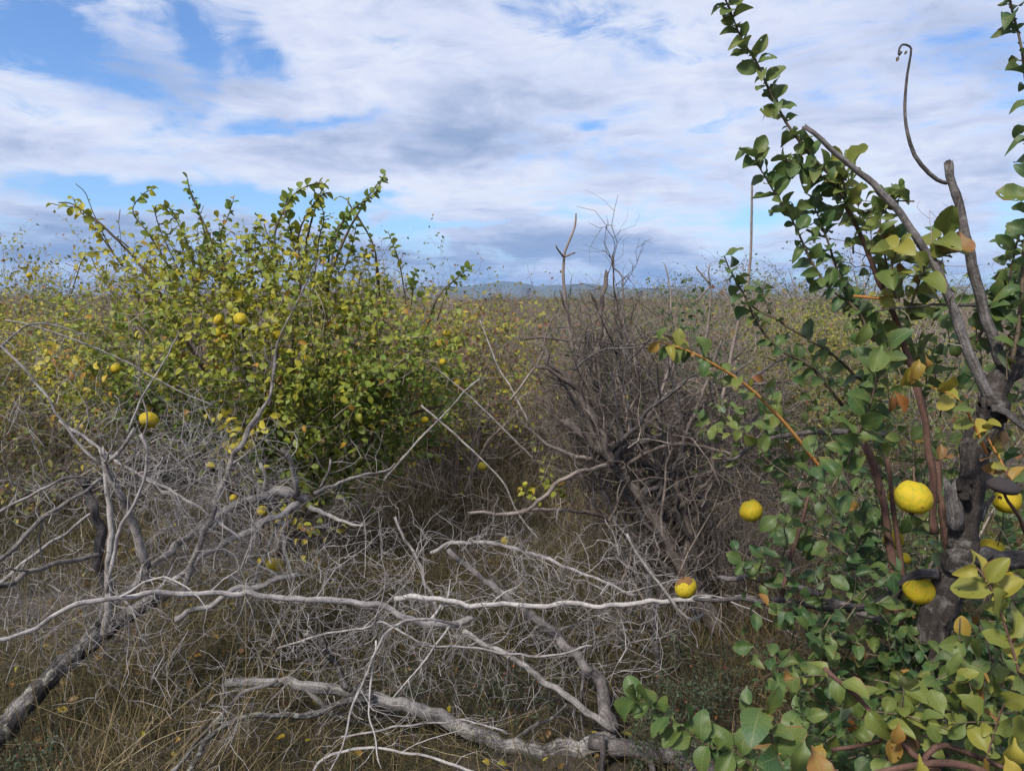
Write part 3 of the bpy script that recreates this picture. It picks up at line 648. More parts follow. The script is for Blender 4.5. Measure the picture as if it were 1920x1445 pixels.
# thin dead stick standing behind the orange shoot
def stick(label, pts, d0, d1, w0, w1, mat=M_twig, cat='dead branch', name='dead_stick', group='dead sticks and branches', twig=0, lo=.04, hi=.16, kids=(), n2=1, r0=.0016, tm=None, **kw):
    P, r = trace(pts, d0, d1, w0, w1)
    o = thing(name, label, cat, P[0], group)
    src = limbs(o, mat, 'stem', (pts, d0, d1, w0, w1))
    src += limbs(o, mat, 'branch', *kids)
    if twig: stub_twigs(o, tm or mat, src, twig, lo, hi, r0, n2, **kw)
    return o
stick('thin straight bare stick rising into the sky left of the leafy tree', [(1350, 780), (1366, 690), (1385, 600), (1403, 520), (1409, 440), (1410, 346)], 2.6, 2.55, 7, 4, twig=6, lo=.005, hi=.02, n2=0)
stick('slim forked bare stick taller than the dead shrub around it', [(1075, 660), (1066, 600), (1057, 530), (1057, 482), (1066, 455), (1078, 425), (1080, 401)], 3.7, 3.65, 8, 3.5, twig=3, lo=.01, hi=.03, n2=0,
      kids=[([(1057, 482), (1048, 470), (1042, 460)], 3.65, 3.6, 4, 3), ([(1058, 481), (1068, 478), (1078, 474)], 3.65, 3.7, 4, 3)])
stick('bare stick with crooked forked top against the sky, right of the dead shrub', [(1310, 700), (1322, 640), (1330, 590), (1332, 540), (1328, 512), (1331, 495)], 3.4, 3.35, 6, 2.5, twig=8, lo=.01, hi=.06, n2=1,
      kids=[([(1332, 530), (1320, 518), (1308, 505), (1307, 498)], 3.35, 3.33, 4, 2.5), ([(1333, 535), (1318, 550), (1306, 566)], 3.36, 3.4, 4, 2.5)])
stick('faint thin twig standing over the far scrub, right of centre', [(1258, 590), (1257, 545), (1252, 520), (1246, 495)], 4.2, 4.2, 4, 2, twig=8, lo=.01, hi=.03, n2=0)

# ================================================================== big yellow-green bush
qb = thing('quince_bush', 'big rounded yellow-green quince bush with yellow fruit, left of the lane', 'bush', at(500, 1045, 5.1))
core = at(500, 980, 5.15)
base = np.array(at(500, 1045, 5.1))
lim = [([(500, 1040), (470, 900), (420, 760), (350, 640), (280, 520), (200, 430), (140, 385), (110, 380)], 5.1, 4.7, 12, 2.2),
 ([(505, 1040), (490, 860), (470, 700), (440, 560), (400, 460), (360, 370), (352, 340)], 5.1, 4.8, 12, 2.2),
 ([(510, 1040), (520, 850), (545, 700), (560, 560), (580, 430), (605, 350)], 5.1, 4.7, 13, 2.2),
 ([(515, 1040), (560, 850), (600, 700), (615, 540), (650, 440), (690, 370), (722, 328)], 5.1, 4.7, 12, 2.5),
 ([(518, 1040), (620, 880), (680, 740), (710, 600), (705, 480), (680, 420), (652, 380)], 5.1, 4.9, 10, 2),
 ([(520, 1040), (640, 900), (740, 760), (790, 650), (820, 560), (870, 510)], 5.1, 5.3, 10, 2),
 ([(498, 1040), (420, 900), (320, 800), (230, 720), (150, 680)], 5.1, 4.6, 12, 3),
 ([(498, 1040), (420, 850), (330, 700), (250, 600), (190, 520), (170, 480)], 5.2, 5.5, 10, 2),
 ([(510, 1040), (500, 850), (520, 650), (510, 480), (495, 420)], 5.2, 5.6, 10, 2),
 ([(515, 1040), (580, 900), (660, 820), (760, 780), (830, 760)], 5.05, 4.6, 18, 4)]
QL = limbs(qb, M_stem, 'stem', *lim)
mbt, mbl = MB(), MB()
tips = [   # shoots that stand clear of the crown, with their own leaf colour
 ([(250, 470), (190, 425), (150, 392), (118, 386), (98, 382)], 4.75, 6, .5, 3), ([(230, 500), (180, 430), (150, 395), (136, 370)], 4.8, 9, .6, 3), ([(210, 470), (175, 400), (160, 362), (142, 345)], 4.8, 2, .55, 2),
 ([(330, 520), (280, 440), (250, 400), (262, 370), (292, 352)], 4.7, 12, .36, 3), ([(340, 520), (300, 430), (290, 390), (300, 385), (330, 395)], 4.8, 12, .42, 3),
 ([(400, 520), (385, 440), (370, 390), (358, 360), (352, 336)], 4.7, 12, .35, 3), ([(370, 520), (340, 430), (320, 400), (305, 385)], 4.8, 9, .42, 3), ([(420, 500), (415, 440), (428, 405), (438, 372)], 4.8, 11, .32, 3),
 ([(520, 500), (515, 440), (535, 390), (555, 360), (590, 345), (610, 345)], 4.7, 16, .42, 4), ([(560, 520), (560, 440), (580, 395), (600, 370), (612, 362)], 4.75, 15, .5, 4), ([(560, 500), (545, 430), (535, 385), (548, 358)], 4.75, 12, .34, 3),
 ([(610, 560), (625, 470), (640, 420), (665, 390), (700, 365), (722, 328)], 4.7, 24, .18, 4), ([(610, 540), (618, 470), (632, 430), (655, 405)], 4.75, 12, .2, 4), ([(706, 560), (704, 480), (690, 440), (668, 405), (650, 375), (635, 368)], 4.9, 7, .42, 3),
 ([(760, 560), (750, 500), (738, 460), (728, 436)], 5.0, 9, .36, 3), ([(590, 520), (598, 450), (608, 410), (600, 380)], 4.8, 10, .4, 3), ([(480, 500), (478, 440), (488, 412)], 4.9, 9, .36, 2), ([(640, 520), (660, 460), (668, 420)], 4.8, 7, .3, 2), ([(820, 600), (840, 540), (872, 508), (884, 500)], 5.4, 10, .25, 2), ([(770, 580), (775, 530), (782, 508)], 5.2, 8, .3, 2),
 ([(130, 560), (160, 480), (200, 475), (215, 490)], 5.0, 3, .5, 2)]
for pts, d, nl, tn, w in tips:
    P, r = trace(pts, d, d-.1, w+.2, max(1.4, w-1.4), kink=.6); limb(mbt, P, r)
    h = max(2, len(P)//4)
    leafy(mbl, P[None, h:], int(nl*2.0), .040, .060, tinter(tn, .08, 4, .06, .02, .05, .8), LM, droop=.35, spread=.8)
def folq(poly, n, per, d0, half, s0, s1, tint, **k):
    Q = fill(poly, n, d0, half, core, k.get('lo', .18), k.get('hi', .42), upw=k.get('upw', .45), front=k.get('front', .5)); Q = Q[clear(Q[:, 3])]
    tubes(mbt, Q, taper(.0022*R.uniform(.6, 1.4, len(Q)), 6), 3)
    leafy(mbl, Q, per, s0, s1, tint, LM, droop=.3)
def bush_tint(P):     # yellower to the upper left, greener low and to the right
    px, py, d = proj(P)
    m = .60+.15*wob(P, 1.9)+.10*wob(P+5, 5.)
    m -= .20*np.clip((px-480)/300, 0, 1)*np.clip((py-480)/250, 0, 1)+.10*np.clip((py-640)/250, 0, 1)
    t = np.clip(m+.07*R.normal(size=len(P)), .05, .8)
    return np.where(R.random(len(P)) < .03, R.uniform(.8, .97, len(P)), t)
OUT = [(50, 740), (55, 650), (130, 560), (200, 480), (260, 450), (330, 440), (420, 445), (500, 430), (560, 420), (630, 450), (700, 510), (770, 560), (850, 590), (905, 650), (880, 740), (830, 820), (760, 880), (680, 915), (600, 925), (520, 900), (430, 870), (340, 850), (240, 830), (150, 800), (95, 770)]
folq(OUT, 580, 9, 5.0, .9, .034, .053, bush_tint)
folq([(200, 560), (330, 480), (560, 470), (760, 580), (850, 660), (800, 800), (640, 900), (480, 860), (260, 790), (120, 720)], 420, 9, 4.8, .75, .036, .055, bush_tint, front=1.)
folq([(440, 680), (660, 640), (760, 720), (740, 840), (620, 915), (520, 880), (470, 800)], 130, 10, 4.6, .3, .04, .06, tinter(.32, .12, 3, .06, .02, .05, .65))
folq([(180, 460), (330, 415), (470, 420), (600, 410), (700, 480), (600, 520), (300, 520)], 80, 8, 4.85, .4, .034, .05, tinter(.52, .12, 3, .06, .03, .1, .75), upw=1.2, lo=.15, hi=.36)
folq([(430, 760), (480, 760), (500, 850), (440, 850)], 9, 6, 4.2, .1, .05, .065, tinter(.68, .06, 4, .04, 0, .5, .8))
folq([(500, 930), (620, 930), (640, 1000), (560, 1000)], 9, 6, 4.3, .15, .035, .05, tinter(.6, .12, 4, .06, .2, .3, .8))
folq([(60, 640), (190, 620), (180, 700), (70, 700)], 10, 6, 4.3, .2, .04, .055, tinter(.68, .12, 4, .06, .2, .4, .8))
mbt.build('twigs', M_stem, qb); mbl.build('crown', M_leaf, qb)
MD = MB()
Q = fill(OUT, 420, 4.7, .6, core, .2, .5, upw=.1, gnarl=.35, rnd=.9, front=.4); Q = Q[clear(Q[:, 3])]
tubes(MD, Q, taper(.002*R.uniform(.6, 1.5, len(Q)), 6), 3); MD.build('bare_twigs', M_twig, qb)

# ================================================================== dead wood, left
D_ = 'dead sticks and branches'
def dead(label, traces, mat, cat='dead branch', name='dead_branch', twig=0, lo=.06, hi=.3, r0=.0022, n2=3, tm=None, part='limb', **kw):
    P, r = trace(*traces[0]); o = thing(name, label, cat, P[0], D_)
    traces = [(t[0], t[1], t[2], t[3]*.86, t[4]*.86) for t in traces]; src = limbs(o, mat, part, *traces)
    for (P, r) in list(src):            # forks: angular side limbs of middling thickness
        L_ = np.linalg.norm(np.diff(P, axis=0), axis=1).sum()
        if L_ < .45 or not twig: continue
        for q in spawn1(P, max(1, int(L_*2.2)), .16, .5, a0=25, a1=60, K=9, gnarl=.2, grav=.02, t0=.15):
            if not clear(q[[3, 6]]).all(): continue
            q[:, 2] = np.maximum(q[:, 2], .015)
            i = int(np.argmin(np.linalg.norm(P-q[0], axis=1))); rr = r[i]*R.uniform(.35, .6)
            mb = MB(); tubes(mb, q[None], taper([rr], 9, .3)*(1+.08*R.normal(size=(1, 9))), 6)
            S = spawn(q[None], 6, .04, .2, K=5, gnarl=.3); tubes(mb, S, taper(np.minimum(rr*.5, .0022)*R.uniform(.6, 1.1, len(S)), 5), 3)
            mb.build('fork', mat, o)
    if twig: stub_twigs(o, tm or mat, src, twig, lo, hi, r0, n2, **kw)
    return o
dead('tall dead grey trunk pair meeting in a splintered fork above the leaning log',
     [([(194, 1190), (203, 1140), (206, 1040), (201, 960), (196, 890), (193, 862), (190, 842)], 3.0, 2.95, 15, 12), ([(280, 1090), (272, 1050), (256, 1000), (238, 955), (218, 915), (197, 876)], 3.1, 2.95, 17, 14),
      ([(204, 866), (222, 846), (238, 825), (251, 806)], 2.95, 2.9, 9, 8), ([(240, 812), (252, 780), (265, 748), (290, 705), (318, 660), (336, 622)], 2.95, 3.1, 5, 3.5), ([(190, 872), (160, 845), (128, 808), (100, 768), (80, 735), (40, 685), (-10, 640)], 2.95, 2.9, 6, 5)],
     M_dead, 'dead tree', 'dead_tree', twig=5, lo=.05, hi=.25, r0=.0017)
dead('short thick dead stub with dark rotten base, left of the splintered fork', [([(205, 1130), (192, 1070), (188, 1000), (176, 945), (160, 912), (154, 905)], 3.15, 3.1, 26, 15)], M_dark, 'dead stump', 'dead_stub', twig=4, lo=.03, hi=.1)
dead('long thin bleached stem slanting down from upper left behind the fork', [([(112, 788), (150, 815), (190, 842), (240, 876), (300, 908), (350, 935), (395, 965), (450, 1010)], 3.3, 3.2, 6, 6)], M_pale, twig=7, lo=.06, hi=.28, r0=.0016)
dead('hooked pale branch ending in a blunt tip beside the splintered fork', [([(200, 1110), (215, 1030), (225, 985), (248, 955), (268, 905), (278, 848), (270, 828), (264, 816)], 2.9, 2.85, 9, 6)], M_pale, twig=5, lo=.05, hi=.2, r0=.0016)
dead('grey branch running down left from the dark stub to the photo edge', [([(190, 897), (165, 915), (120, 946), (60, 990), (-10, 1052), (-80, 1110)], 3.1, 2.7, 8, 12)], M_dead, twig=10, lo=.06, hi=.3, r0=.0018)
dead('straight grey branch below another, reaching the left edge from the dark stub', [([(178, 958), (120, 1000), (60, 1042), (10, 1085), (-60, 1130)], 3.2, 2.8, 6, 9)], M_dead, twig=8, lo=.06, hi=.25, r0=.0018)
dead('thick low grey branch leaving the left edge and ending at the dark stub', [([(185, 1038), (130, 1050), (60, 1072), (-10, 1102), (-80, 1120)], 3.1, 2.6, 10, 14)], M_dead, twig=8, lo=.05, hi=.2, r0=.0018)
dead('arching grey branch over the dark grass at the left edge', [([(195, 897), (150, 896), (110, 902), (60, 926), (0, 962), (-60, 1000)], 3.3, 3.0, 6, 8)], M_dead, twig=9, lo=.06, hi=.28, r0=.0018)
dead('thick slanting dead limb leaning right in front of the big bush', [([(335, 1120), (352, 1078), (378, 1020), (396, 962), (412, 915), (440, 858), (466, 808), (488, 768)], 3.1, 3.3, 14, 11), ([(466, 808), (485, 782), (505, 745), (515, 690), (520, 640)], 3.3, 3.4, 8, 4)], M_dead, twig=9, lo=.08, hi=.35, r0=.002)
dead('gnarled grey limbs meeting in a big knot before the big bush',
     [([(575, 935), (548, 925), (515, 928), (470, 938), (430, 955), (385, 985), (335, 1016), (270, 1080), (215, 1130)], 3.7, 3.0, 22, 15), ([(560, 945), (525, 960), (480, 988), (430, 1012), (375, 1045), (320, 1090)], 3.65, 3.1, 17, 11),
      ([(555, 930), (552, 900), (542, 868), (530, 845)], 3.65, 3.6, 14, 9), ([(492, 930), (498, 902), (494, 882), (489, 870)], 3.6, 3.55, 9, 8), ([(528, 970), (530, 1010), (538, 1050), (548, 1080)], 3.6, 3.5, 9, 7), ([(525, 975), (505, 1030), (490, 1070), (470, 1110)], 3.6, 3.5, 8, 7),
      ([(590, 925), (630, 910), (680, 890), (720, 885), (740, 870)], 3.7, 4.1, 9, 5), ([(580, 950), (610, 965), (650, 980), (680, 985)], 3.7, 3.5, 11, 5), ([(600, 915), (615, 890), (620, 862)], 3.7, 3.6, 6, 5)],
     M_dead, 'dead tree', 'dead_tree', twig=15, lo=.08, hi=.42, r0=.0019, tm=M_pale)
dead('sawn grey limb lying flat under the lowest pair of quinces', [([(560, 1076), (500, 1092), (440, 1112), (380, 1138), (330, 1160)], 3.4, 3.1, 13, 12)], M_dead, twig=5, lo=.05, hi=.2)
dead('long bleached arching branch crossing the whole lower left', [([(-40, 1208), (0, 1199), (60, 1182), (130, 1140), (200, 1122), (300, 1112), (400, 1112), (500, 1118), (600, 1122), (670, 1127), (730, 1144), (790, 1162), (850, 1168), (880, 1160)], 2.45, 3.1, 9, 15)], M_pale, twig=7, lo=.05, hi=.34, r0=.002)
dead('straight bleached branch lying level, right of the arching one', [([(740, 1122), (790, 1120), (850, 1128), (900, 1135), (1000, 1134), (1100, 1132), (1200, 1130), (1255, 1127), (1330, 1120)], 3.1, 2.9, 11, 10)], M_pale, twig=6, lo=.05, hi=.3, r0=.002)
dead('pale arched branch with a splintered left end, higher than the level one', [([(808, 1036), (840, 1022), (880, 1017), (930, 1020), (1000, 1038), (1060, 1062), (1110, 1082), (1150, 1098), (1190, 1118)], 3.4, 3.1, 9, 6)], M_pale, twig=9, lo=.05, hi=.3, r0=.0017)
dead('leaning old grey log with dark knots in the bottom left corner', [([(-60, 1435), (0, 1372), (60, 1306), (120, 1242), (180, 1195), (240, 1150), (300, 1118)], 2.75, 3.2, 52, 28)], M_log, 'log', 'fallen_log', twig=2, lo=.03, hi=.1, part='trunk')
dead('long fallen dead limb on the ground at bottom centre',
     [([(425, 1280), (500, 1274), (560, 1279), (640, 1292), (720, 1311), (800, 1336), (880, 1367), (950, 1391), (1020, 1409), (1085, 1406), (1135, 1388)], 3.05, 2.85, 16, 36),
      ([(700, 1302), (660, 1312), (620, 1328), (560, 1338), (500, 1340), (440, 1348), (400, 1372), (365, 1425), (350, 1460)], 2.95, 2.6, 15, 11), ([(655, 1290), (630, 1250), (605, 1212), (575, 1186)], 2.98, 2.95, 17, 13), ([(520, 1275), (470, 1290), (420, 1330), (370, 1390), (310, 1460)], 3.0, 2.6, 8, 8)],
     M_log, 'log', 'fallen_log', twig=7, lo=.06, hi=.34, r0=.0022, part='limb', tm=M_pale)
dead('dark root crown of the fallen limb at bottom right of centre', [([(1110, 1390), (1160, 1396), (1220, 1412), (1300, 1440), (1370, 1475)], 2.85, 2.6, 34, 46), ([(1150, 1400), (1140, 1340), (1128, 1290), (1112, 1262)], 2.85, 3.0, 30, 24), ([(1130, 1450), (1132, 1410), (1128, 1380)], 2.75, 2.78, 16, 14)], M_dark, 'stump', 'tree_stump', twig=6, lo=.03, hi=.12)
dead('grey limb slanting down right to the dark root crown', [([(840, 1030), (900, 1078), (950, 1118), (1010, 1162), (1060, 1210), (1108, 1258)], 3.5, 3.0, 10, 20)], M_dark, twig=6, lo=.06, hi=.26)
dead('straight grey limb slanting under the level bleached branch', [([(868, 1182), (930, 1216), (985, 1252), (1045, 1292), (1100, 1330), (1150, 1368)], 3.0, 2.85, 12, 16)], M_dead, twig=7, lo=.06, hi=.26)
dead('dead stem leaning left with a blunt tip in the dry grass', [([(820, 1150), (808, 1110), (785, 1065), (762, 1015), (741, 970)], 3.4, 3.5, 9, 6)], M_dead, twig=5, lo=.05, hi=.2)
dead('bleached twiggy branch hanging in front of the fallen limb', [([(860, 1170), (800, 1160), (740, 1175), (705, 1215), (690, 1260), (660, 1330), (640, 1400), (610, 1460)], 2.85, 2.55, 7, 4), ([(705, 1200), (690, 1320), (700, 1380), (715, 1440)], 2.75, 2.6, 5, 3), ([(850, 1165), (810, 1220), (770, 1270), (735, 1310)], 2.85, 2.7, 5, 3)], M_pale, twig=14, lo=.06, hi=.3, r0=.0017)
dead('curved bleached twig on the ground at the bottom edge', [([(585, 1460), (598, 1430), (640, 1410), (700, 1402), (770, 1412), (840, 1430), (900, 1450)], 2.65, 2.6, 6, 6)], M_pale, twig=6, lo=.04, hi=.2, r0=.0015)
dead('low grey twig arching across the bottom under the fallen limb', [([(640, 1380), (700, 1370), (760, 1360), (840, 1352), (900, 1356), (950, 1372)], 2.75, 2.7, 5, 4)], M_pale, twig=7, lo=.04, hi=.2, r0=.0015)
dead('pale crooked twig between level branch and slanting limb', [([(520, 1215), (600, 1190), (680, 1178), (720, 1165), (800, 1205), (880, 1210), (960, 1228), (1040, 1228), (1110, 1210)], 2.9, 2.85, 5, 5)], M_pale, twig=9, lo=.05, hi=.28, r0=.0016)
dead('pale dead branch hooking down beside the brown-topped quince', [([(1175, 1000), (1200, 1050), (1240, 1100), (1270, 1140), (1300, 1160), (1318, 1150)], 2.95, 2.85, 6, 7)], M_dead, twig=8, lo=.05, hi=.2, r0=.0016)
dead('upright dark dead stem behind the level branch, right of centre', [([(1240, 1330), (1232, 1250), (1226, 1180), (1222, 1130), (1215, 1080)], 3.3, 3.3, 13, 10)], M_dark, twig=5, lo=.04, hi=.15)
for lab, pts, d0, d1, w0, w1 in [
  ('thin pale stem curving up past the knotty fork into the leaves', [(240, 1010), (255, 930), (250, 860), (275, 790), (262, 720), (262, 640)], 3.2, 3.3, 4, 2.5),
  ('long thin arching stem across the left side of the bush', [(10, 600), (60, 610), (150, 640), (240, 680), (320, 725), (400, 760)], 3.6, 3.7, 3.5, 3),
  ('thin bare stem curving over the hedge at the left edge', [(-10, 660), (30, 625), (60, 607), (110, 612), (160, 628)], 3.4, 3.6, 5, 2.5),
  ('pale stem leaning right in front of the bush centre', [(505, 760), (512, 700), (522, 640), (560, 560), (600, 480)], 3.9, 4.2, 4, 2.5),
  ('thin stem slanting out of the bush over the lane', [(1000, 860), (940, 800), (860, 725), (800, 680), (740, 650)], 4.4, 4.5, 4, 2.5),
  ('brown stem leaning across the dry grass of the lane', [(990, 790), (960, 730), (935, 690), (915, 640), (900, 600)], 5.0, 5.2, 4, 2.5),
  ('pale twig crossing low beside the right edge of the bush', [(720, 900), (790, 820), (840, 770), (870, 735), (900, 710)], 4.3, 4.4, 5, 3),
  ('long thin whip arching over the lane toward the dead shrub', [(790, 760), (870, 830), (940, 900), (970, 960), (1010, 1010)], 4.2, 4.0, 4, 3)]:
    stick(lab, pts, d0, d1, w0, w1, M_dead, twig=7, lo=.04, hi=.25)

# a mass of bare twigs in the left tangle, and fallen litter everywhere
def tangle(name, label, mat, regions, cat='brushwood'):
    mb = MB()
    for poly, n, d0, half, lo, hi, r0, rr in regions:
        Q = fill(poly, n, d0, half, at(np.mean([p[0] for p in poly]), np.mean([p[1] for p in poly])+120, d0), lo, hi, upw=.2, gnarl=.38, K=7, rnd=rr)
        Q = Q[(Q[:, :, 2].min(1) > -.02) & clear(Q[:, 3]) & clear(Q[:, 5])]
        tubes(mb, Q, taper(r0*R.uniform(.5, 1.5, len(Q)), 7, .3), 3)
        S = spawn(Q, 3, lo*.3, hi*.5, K=5, gnarl=.4); S = S[(S[:, :, 2].min(1) > -.02) & clear(S[:, 2])]
        tubes(mb, S, taper(r0*.55*R.uniform(.6, 1.4, len(S)), 5, .4), 3)
    return tag(mb.build(name, mat), label, cat, kind='stuff')
tangle('dead_brushwood', 'tangle of fine grey dead twigs over the fallen limbs', M_pale, [
  ([(0, 640), (200, 640), (330, 720), (480, 780), (600, 900), (620, 1080), (480, 1150), (250, 1130), (0, 1050)], 230, 3.5, .45, .15, .5, .0018, 1.),
  ([(260, 780), (420, 780), (540, 900), (520, 1080), (300, 1110), (240, 950)], 190, 3.3, .3, .12, .4, .0019, 1.),
  ([(440, 980), (900, 960), (960, 1150), (900, 1300), (560, 1300), (420, 1150)], 260, 3.3, .35, .12, .45, .0017, 1.),
  ([(560, 1120), (1000, 1120), (1120, 1300), (1000, 1440), (560, 1440)], 150, 3.0, .2, .1, .34, .0014, 1.),
  ([(900, 980), (1240, 1000), (1320, 1140), (1200, 1300), (980, 1260)], 190, 3.1, .3, .12, .4, .0016, 1.),
  ([(120, 1160), (540, 1150), (600, 1400), (420, 1445), (100, 1445)], 110, 2.8, .2, .1, .32, .0013, 1.),
  ([(0, 1000), (300, 1060), (300, 1200), (0, 1180)], 110, 3.0, .3, .12, .4, .0015, 1.)])
tangle('brown_brushwood', 'dim grey-brown twiggy undergrowth behind the dead branches', M_under, [
  ([(560, 860), (1000, 820), (1060, 1100), (900, 1250), (560, 1100)], 300, 4.2, .5, .15, .55, .0016, 1.),
  ([(900, 1000), (1400, 1000), (1400, 1330), (900, 1330)], 260, 3.5, .35, .12, .5, .0016, 1.),
  ([(420, 1250), (1400, 1280), (1400, 1445), (420, 1445)], 200, 3.1, .15, .08, .35, .0012, 1.),
  ([(1300, 820), (1700, 820), (1700, 1250), (1340, 1250)], 240, 3.2, .5, .15, .5, .0018, 1.),
  ([(0, 700), (240, 760), (200, 950), (0, 940)], 110, 4.2, .5, .15, .5, .0018, 1.)])

# ================================================================== dead shrub right of centre
ds = thing('dead_shrub', 'dead grey-brown quince shrub, leaning trunk and dense bare twigs, right of the lane', 'dead shrub', at(1345, 1180, 3.85))
DS = limbs(ds, M_shrub, 'trunk', ([(1345, 1185), (1318, 1130), (1280, 1065), (1235, 985), (1195, 925), (1150, 868), (1105, 825), (1062, 788)], 3.78, 3.5, 29, 13))
DS += limbs(ds, M_shrub, 'branch',
  ([(1150, 868), (1120, 800), (1085, 735), (1050, 700), (1026, 680), (1024, 662), (1016, 648)], 3.42, 3.3, 16, 9), ([(1130, 850), (1100, 770), (1070, 725), (1040, 700), (1006, 688)], 3.42, 3.3, 11, 6))
DS += limbs(ds, M_shrub, 'branch', ([(1140, 860), (1112, 800), (1082, 745), (1052, 708), (1020, 672)], 3.62, 3.6, 10, 6),
  ([(1330, 1180), (1318, 1100), (1302, 1030), (1282, 960), (1272, 880), (1275, 800), (1278, 750)], 3.9, 3.7, 20, 13), ([(1400, 1160), (1362, 1080), (1330, 1000), (1312, 920), (1302, 850), (1310, 810), (1345, 790)], 3.95, 3.8, 20, 10),
  ([(1340, 1170), (1290, 1080), (1250, 1000), (1215, 930), (1190, 870), (1170, 790), (1150, 700), (1130, 600), (1105, 545)], 3.9, 3.9, 14, 4), ([(1195, 925), (1160, 830), (1120, 740), (1090, 660), (1068, 600), (1050, 545)], 3.7, 3.6, 10, 4),
  ([(1200, 925), (1190, 820), (1186, 740), (1178, 660), (1160, 590), (1152, 540), (1150, 482)], 3.8, 3.9, 8, 2.5), ([(1178, 660), (1168, 580), (1166, 520), (1150, 500), (1148, 478)], 3.9, 3.9, 5, 2.5), ([(1140, 860), (1128, 760), (1120, 660), (1128, 580), (1138, 512)], 3.7, 3.8, 11, 8),
  ([(1235, 985), (1330, 900), (1400, 840), (1440, 800)], 3.7, 3.3, 9, 4), ([(1280, 1065), (1200, 1010), (1110, 960), (1010, 955), (920, 965)], 3.75, 3.4, 12, 5), ([(1150, 868), (1060, 900), (980, 960), (900, 960), (880, 962)], 3.5, 3.3, 9, 6),
  ([(1110, 860), (1040, 840), (980, 790), (970, 770)], 3.5, 3.4, 8, 4), ([(1260, 1040), (1130, 860), (1060, 800), (1010, 740)], 3.9, 3.8, 9, 5), ([(1275, 800), (1340, 735), (1400, 720), (1460, 715)], 3.7, 3.5, 10, 5), ([(1160, 880), (1240, 840), (1330, 838), (1400, 860)], 3.55, 3.3, 8, 5))
tp = DS[0][0]
for i in range(20):
    s = tp[int(len(tp)*R.uniform(.12, .85))]; sx, sy, sd = [float(c) for c in proj(s[None])]
    ex, ey = R.uniform(1020, 1490), R.uniform(570, 790); mx, my = (sx+ex)/2+R.normal()*25, (sy+ey)/2+R.uniform(-10, 50)
    DS += limbs(ds, M_dark if i % 3 else M_shrub, 'branch', ([(sx, sy), ((sx+mx)/2+R.normal()*12, (sy+my)/2), (mx, my), (ex, ey)], sd, sd+R.uniform(-.35, .45), R.uniform(8, 14), R.uniform(2.5, 5)))
stub_twigs(ds, M_shrub, DS, 11, .1, .5, .0024, 4, gnarl=.42, a0=25, a1=80)
mb = MB(); core = at(1200, 1050, 3.8)
for poly, n, d0, half, lo, hi, r0 in [
  ([(1030, 760), (1050, 600), (1110, 560), (1200, 560), (1290, 620), (1400, 690), (1440, 800), (1420, 960), (1300, 1060), (1180, 1060), (1040, 960)], 430, 4.2, .45, .2, .6, .0024),
  ([(1200, 720), (1340, 660), (1480, 700), (1560, 800), (1540, 1000), (1420, 1080), (1250, 1020)], 360, 4.15, .4, .2, .55, .0022),
  ([(1000, 700), (1060, 640), (1120, 760), (1100, 900), (1000, 860)], 130, 3.8, .3, .2, .5, .0021),
  ([(1080, 720), (1120, 560), (1200, 600), (1240, 700), (1230, 860), (1120, 860)], 220, 4.1, .3, .25, .65, .0022)]:
    Q = fill(poly, n, d0, half, core, lo, hi, upw=.9, gnarl=.3, K=7, rnd=.75); Q = Q[clear(Q[:, 3]) & clear(Q[:, 5])]
    tubes(mb, Q, taper(r0*R.uniform(.5, 1.6, len(Q)), 7, .3), 3)
    S = spawn(Q, 3, .05, .22, K=5, gnarl=.4); S = S[clear(S[:, 2])]; tubes(mb, S, taper(.0011*R.uniform(.7, 1.4, len(S)), 5), 3)
mb.build('fine_twigs', M_shrub, ds)
mb = MB()
Q = fill([(1010, 700), (1060, 600), (1130, 560), (1240, 620), (1400, 690), (1480, 760), (1440, 960), (1300, 1040), (1060, 960)], 190, 3.85, .5, core, .15, .5, upw=.5, gnarl=.4, K=7, rnd=.9); Q = Q[clear(Q[:, 3]) & clear(Q[:, 5])]
tubes(mb, Q, taper(.0022*R.uniform(.5, 1.6, len(Q)), 7, .3), 3); S = spawn(Q, 3, .05, .22, K=5, gnarl=.4); S = S[clear(S[:, 2])]; tubes(mb, S, taper(.0012*R.uniform(.7, 1.4, len(S)), 5), 3)
mb.build('highlight_twigs', M_twig, ds)  # paler bark colour paints lit highlights among the shrub's darker twigs
mb = MB()
Q = fill([(1010, 690), (1070, 590), (1140, 560), (1240, 640), (1400, 690), (1540, 780), (1520, 980), (1330, 1060), (1080, 980)], 100, 3.75, .5, core, .35, .95, upw=.6, gnarl=.24, K=8, rnd=.8); Q = Q[clear(Q[:, 3]) & clear(Q[:, 5])]
for q in Q:
    mb = MB(); rq = R.uniform(.003, .0078); tubes(mb, q[None], taper([rq], 8, .35), 5)
    S = spawn(q[None], 5, .08, .3, K=5, gnarl=.35); tubes(mb, S, taper(rq*.45*R.uniform(.6, 1.2, len(S)), 5), 3)
    mb.build('side_branch', [M_shrub, M_dark, M_twig][int(R.choice(3, p=[.45, .35, .2]))], ds)
mb = MB()
for poly, n in [([(1030, 660), (1070, 660), (1060, 690), (1030, 690)], 2), ([(980, 860), (1080, 850), (1060, 930), (960, 920)], 14), ([(1130, 680), (1420, 700), (1420, 840), (1230, 840)], 26)]:
    Q = fill(poly, n, 4.1, .3, core, .1, .25, upw=.4); leafy(mb, Q, 6, .028, .045, tinter(.5, .12, 4, .06, .04, .2, .78), LM)
mb.build('leaves', M_leaf, ds)
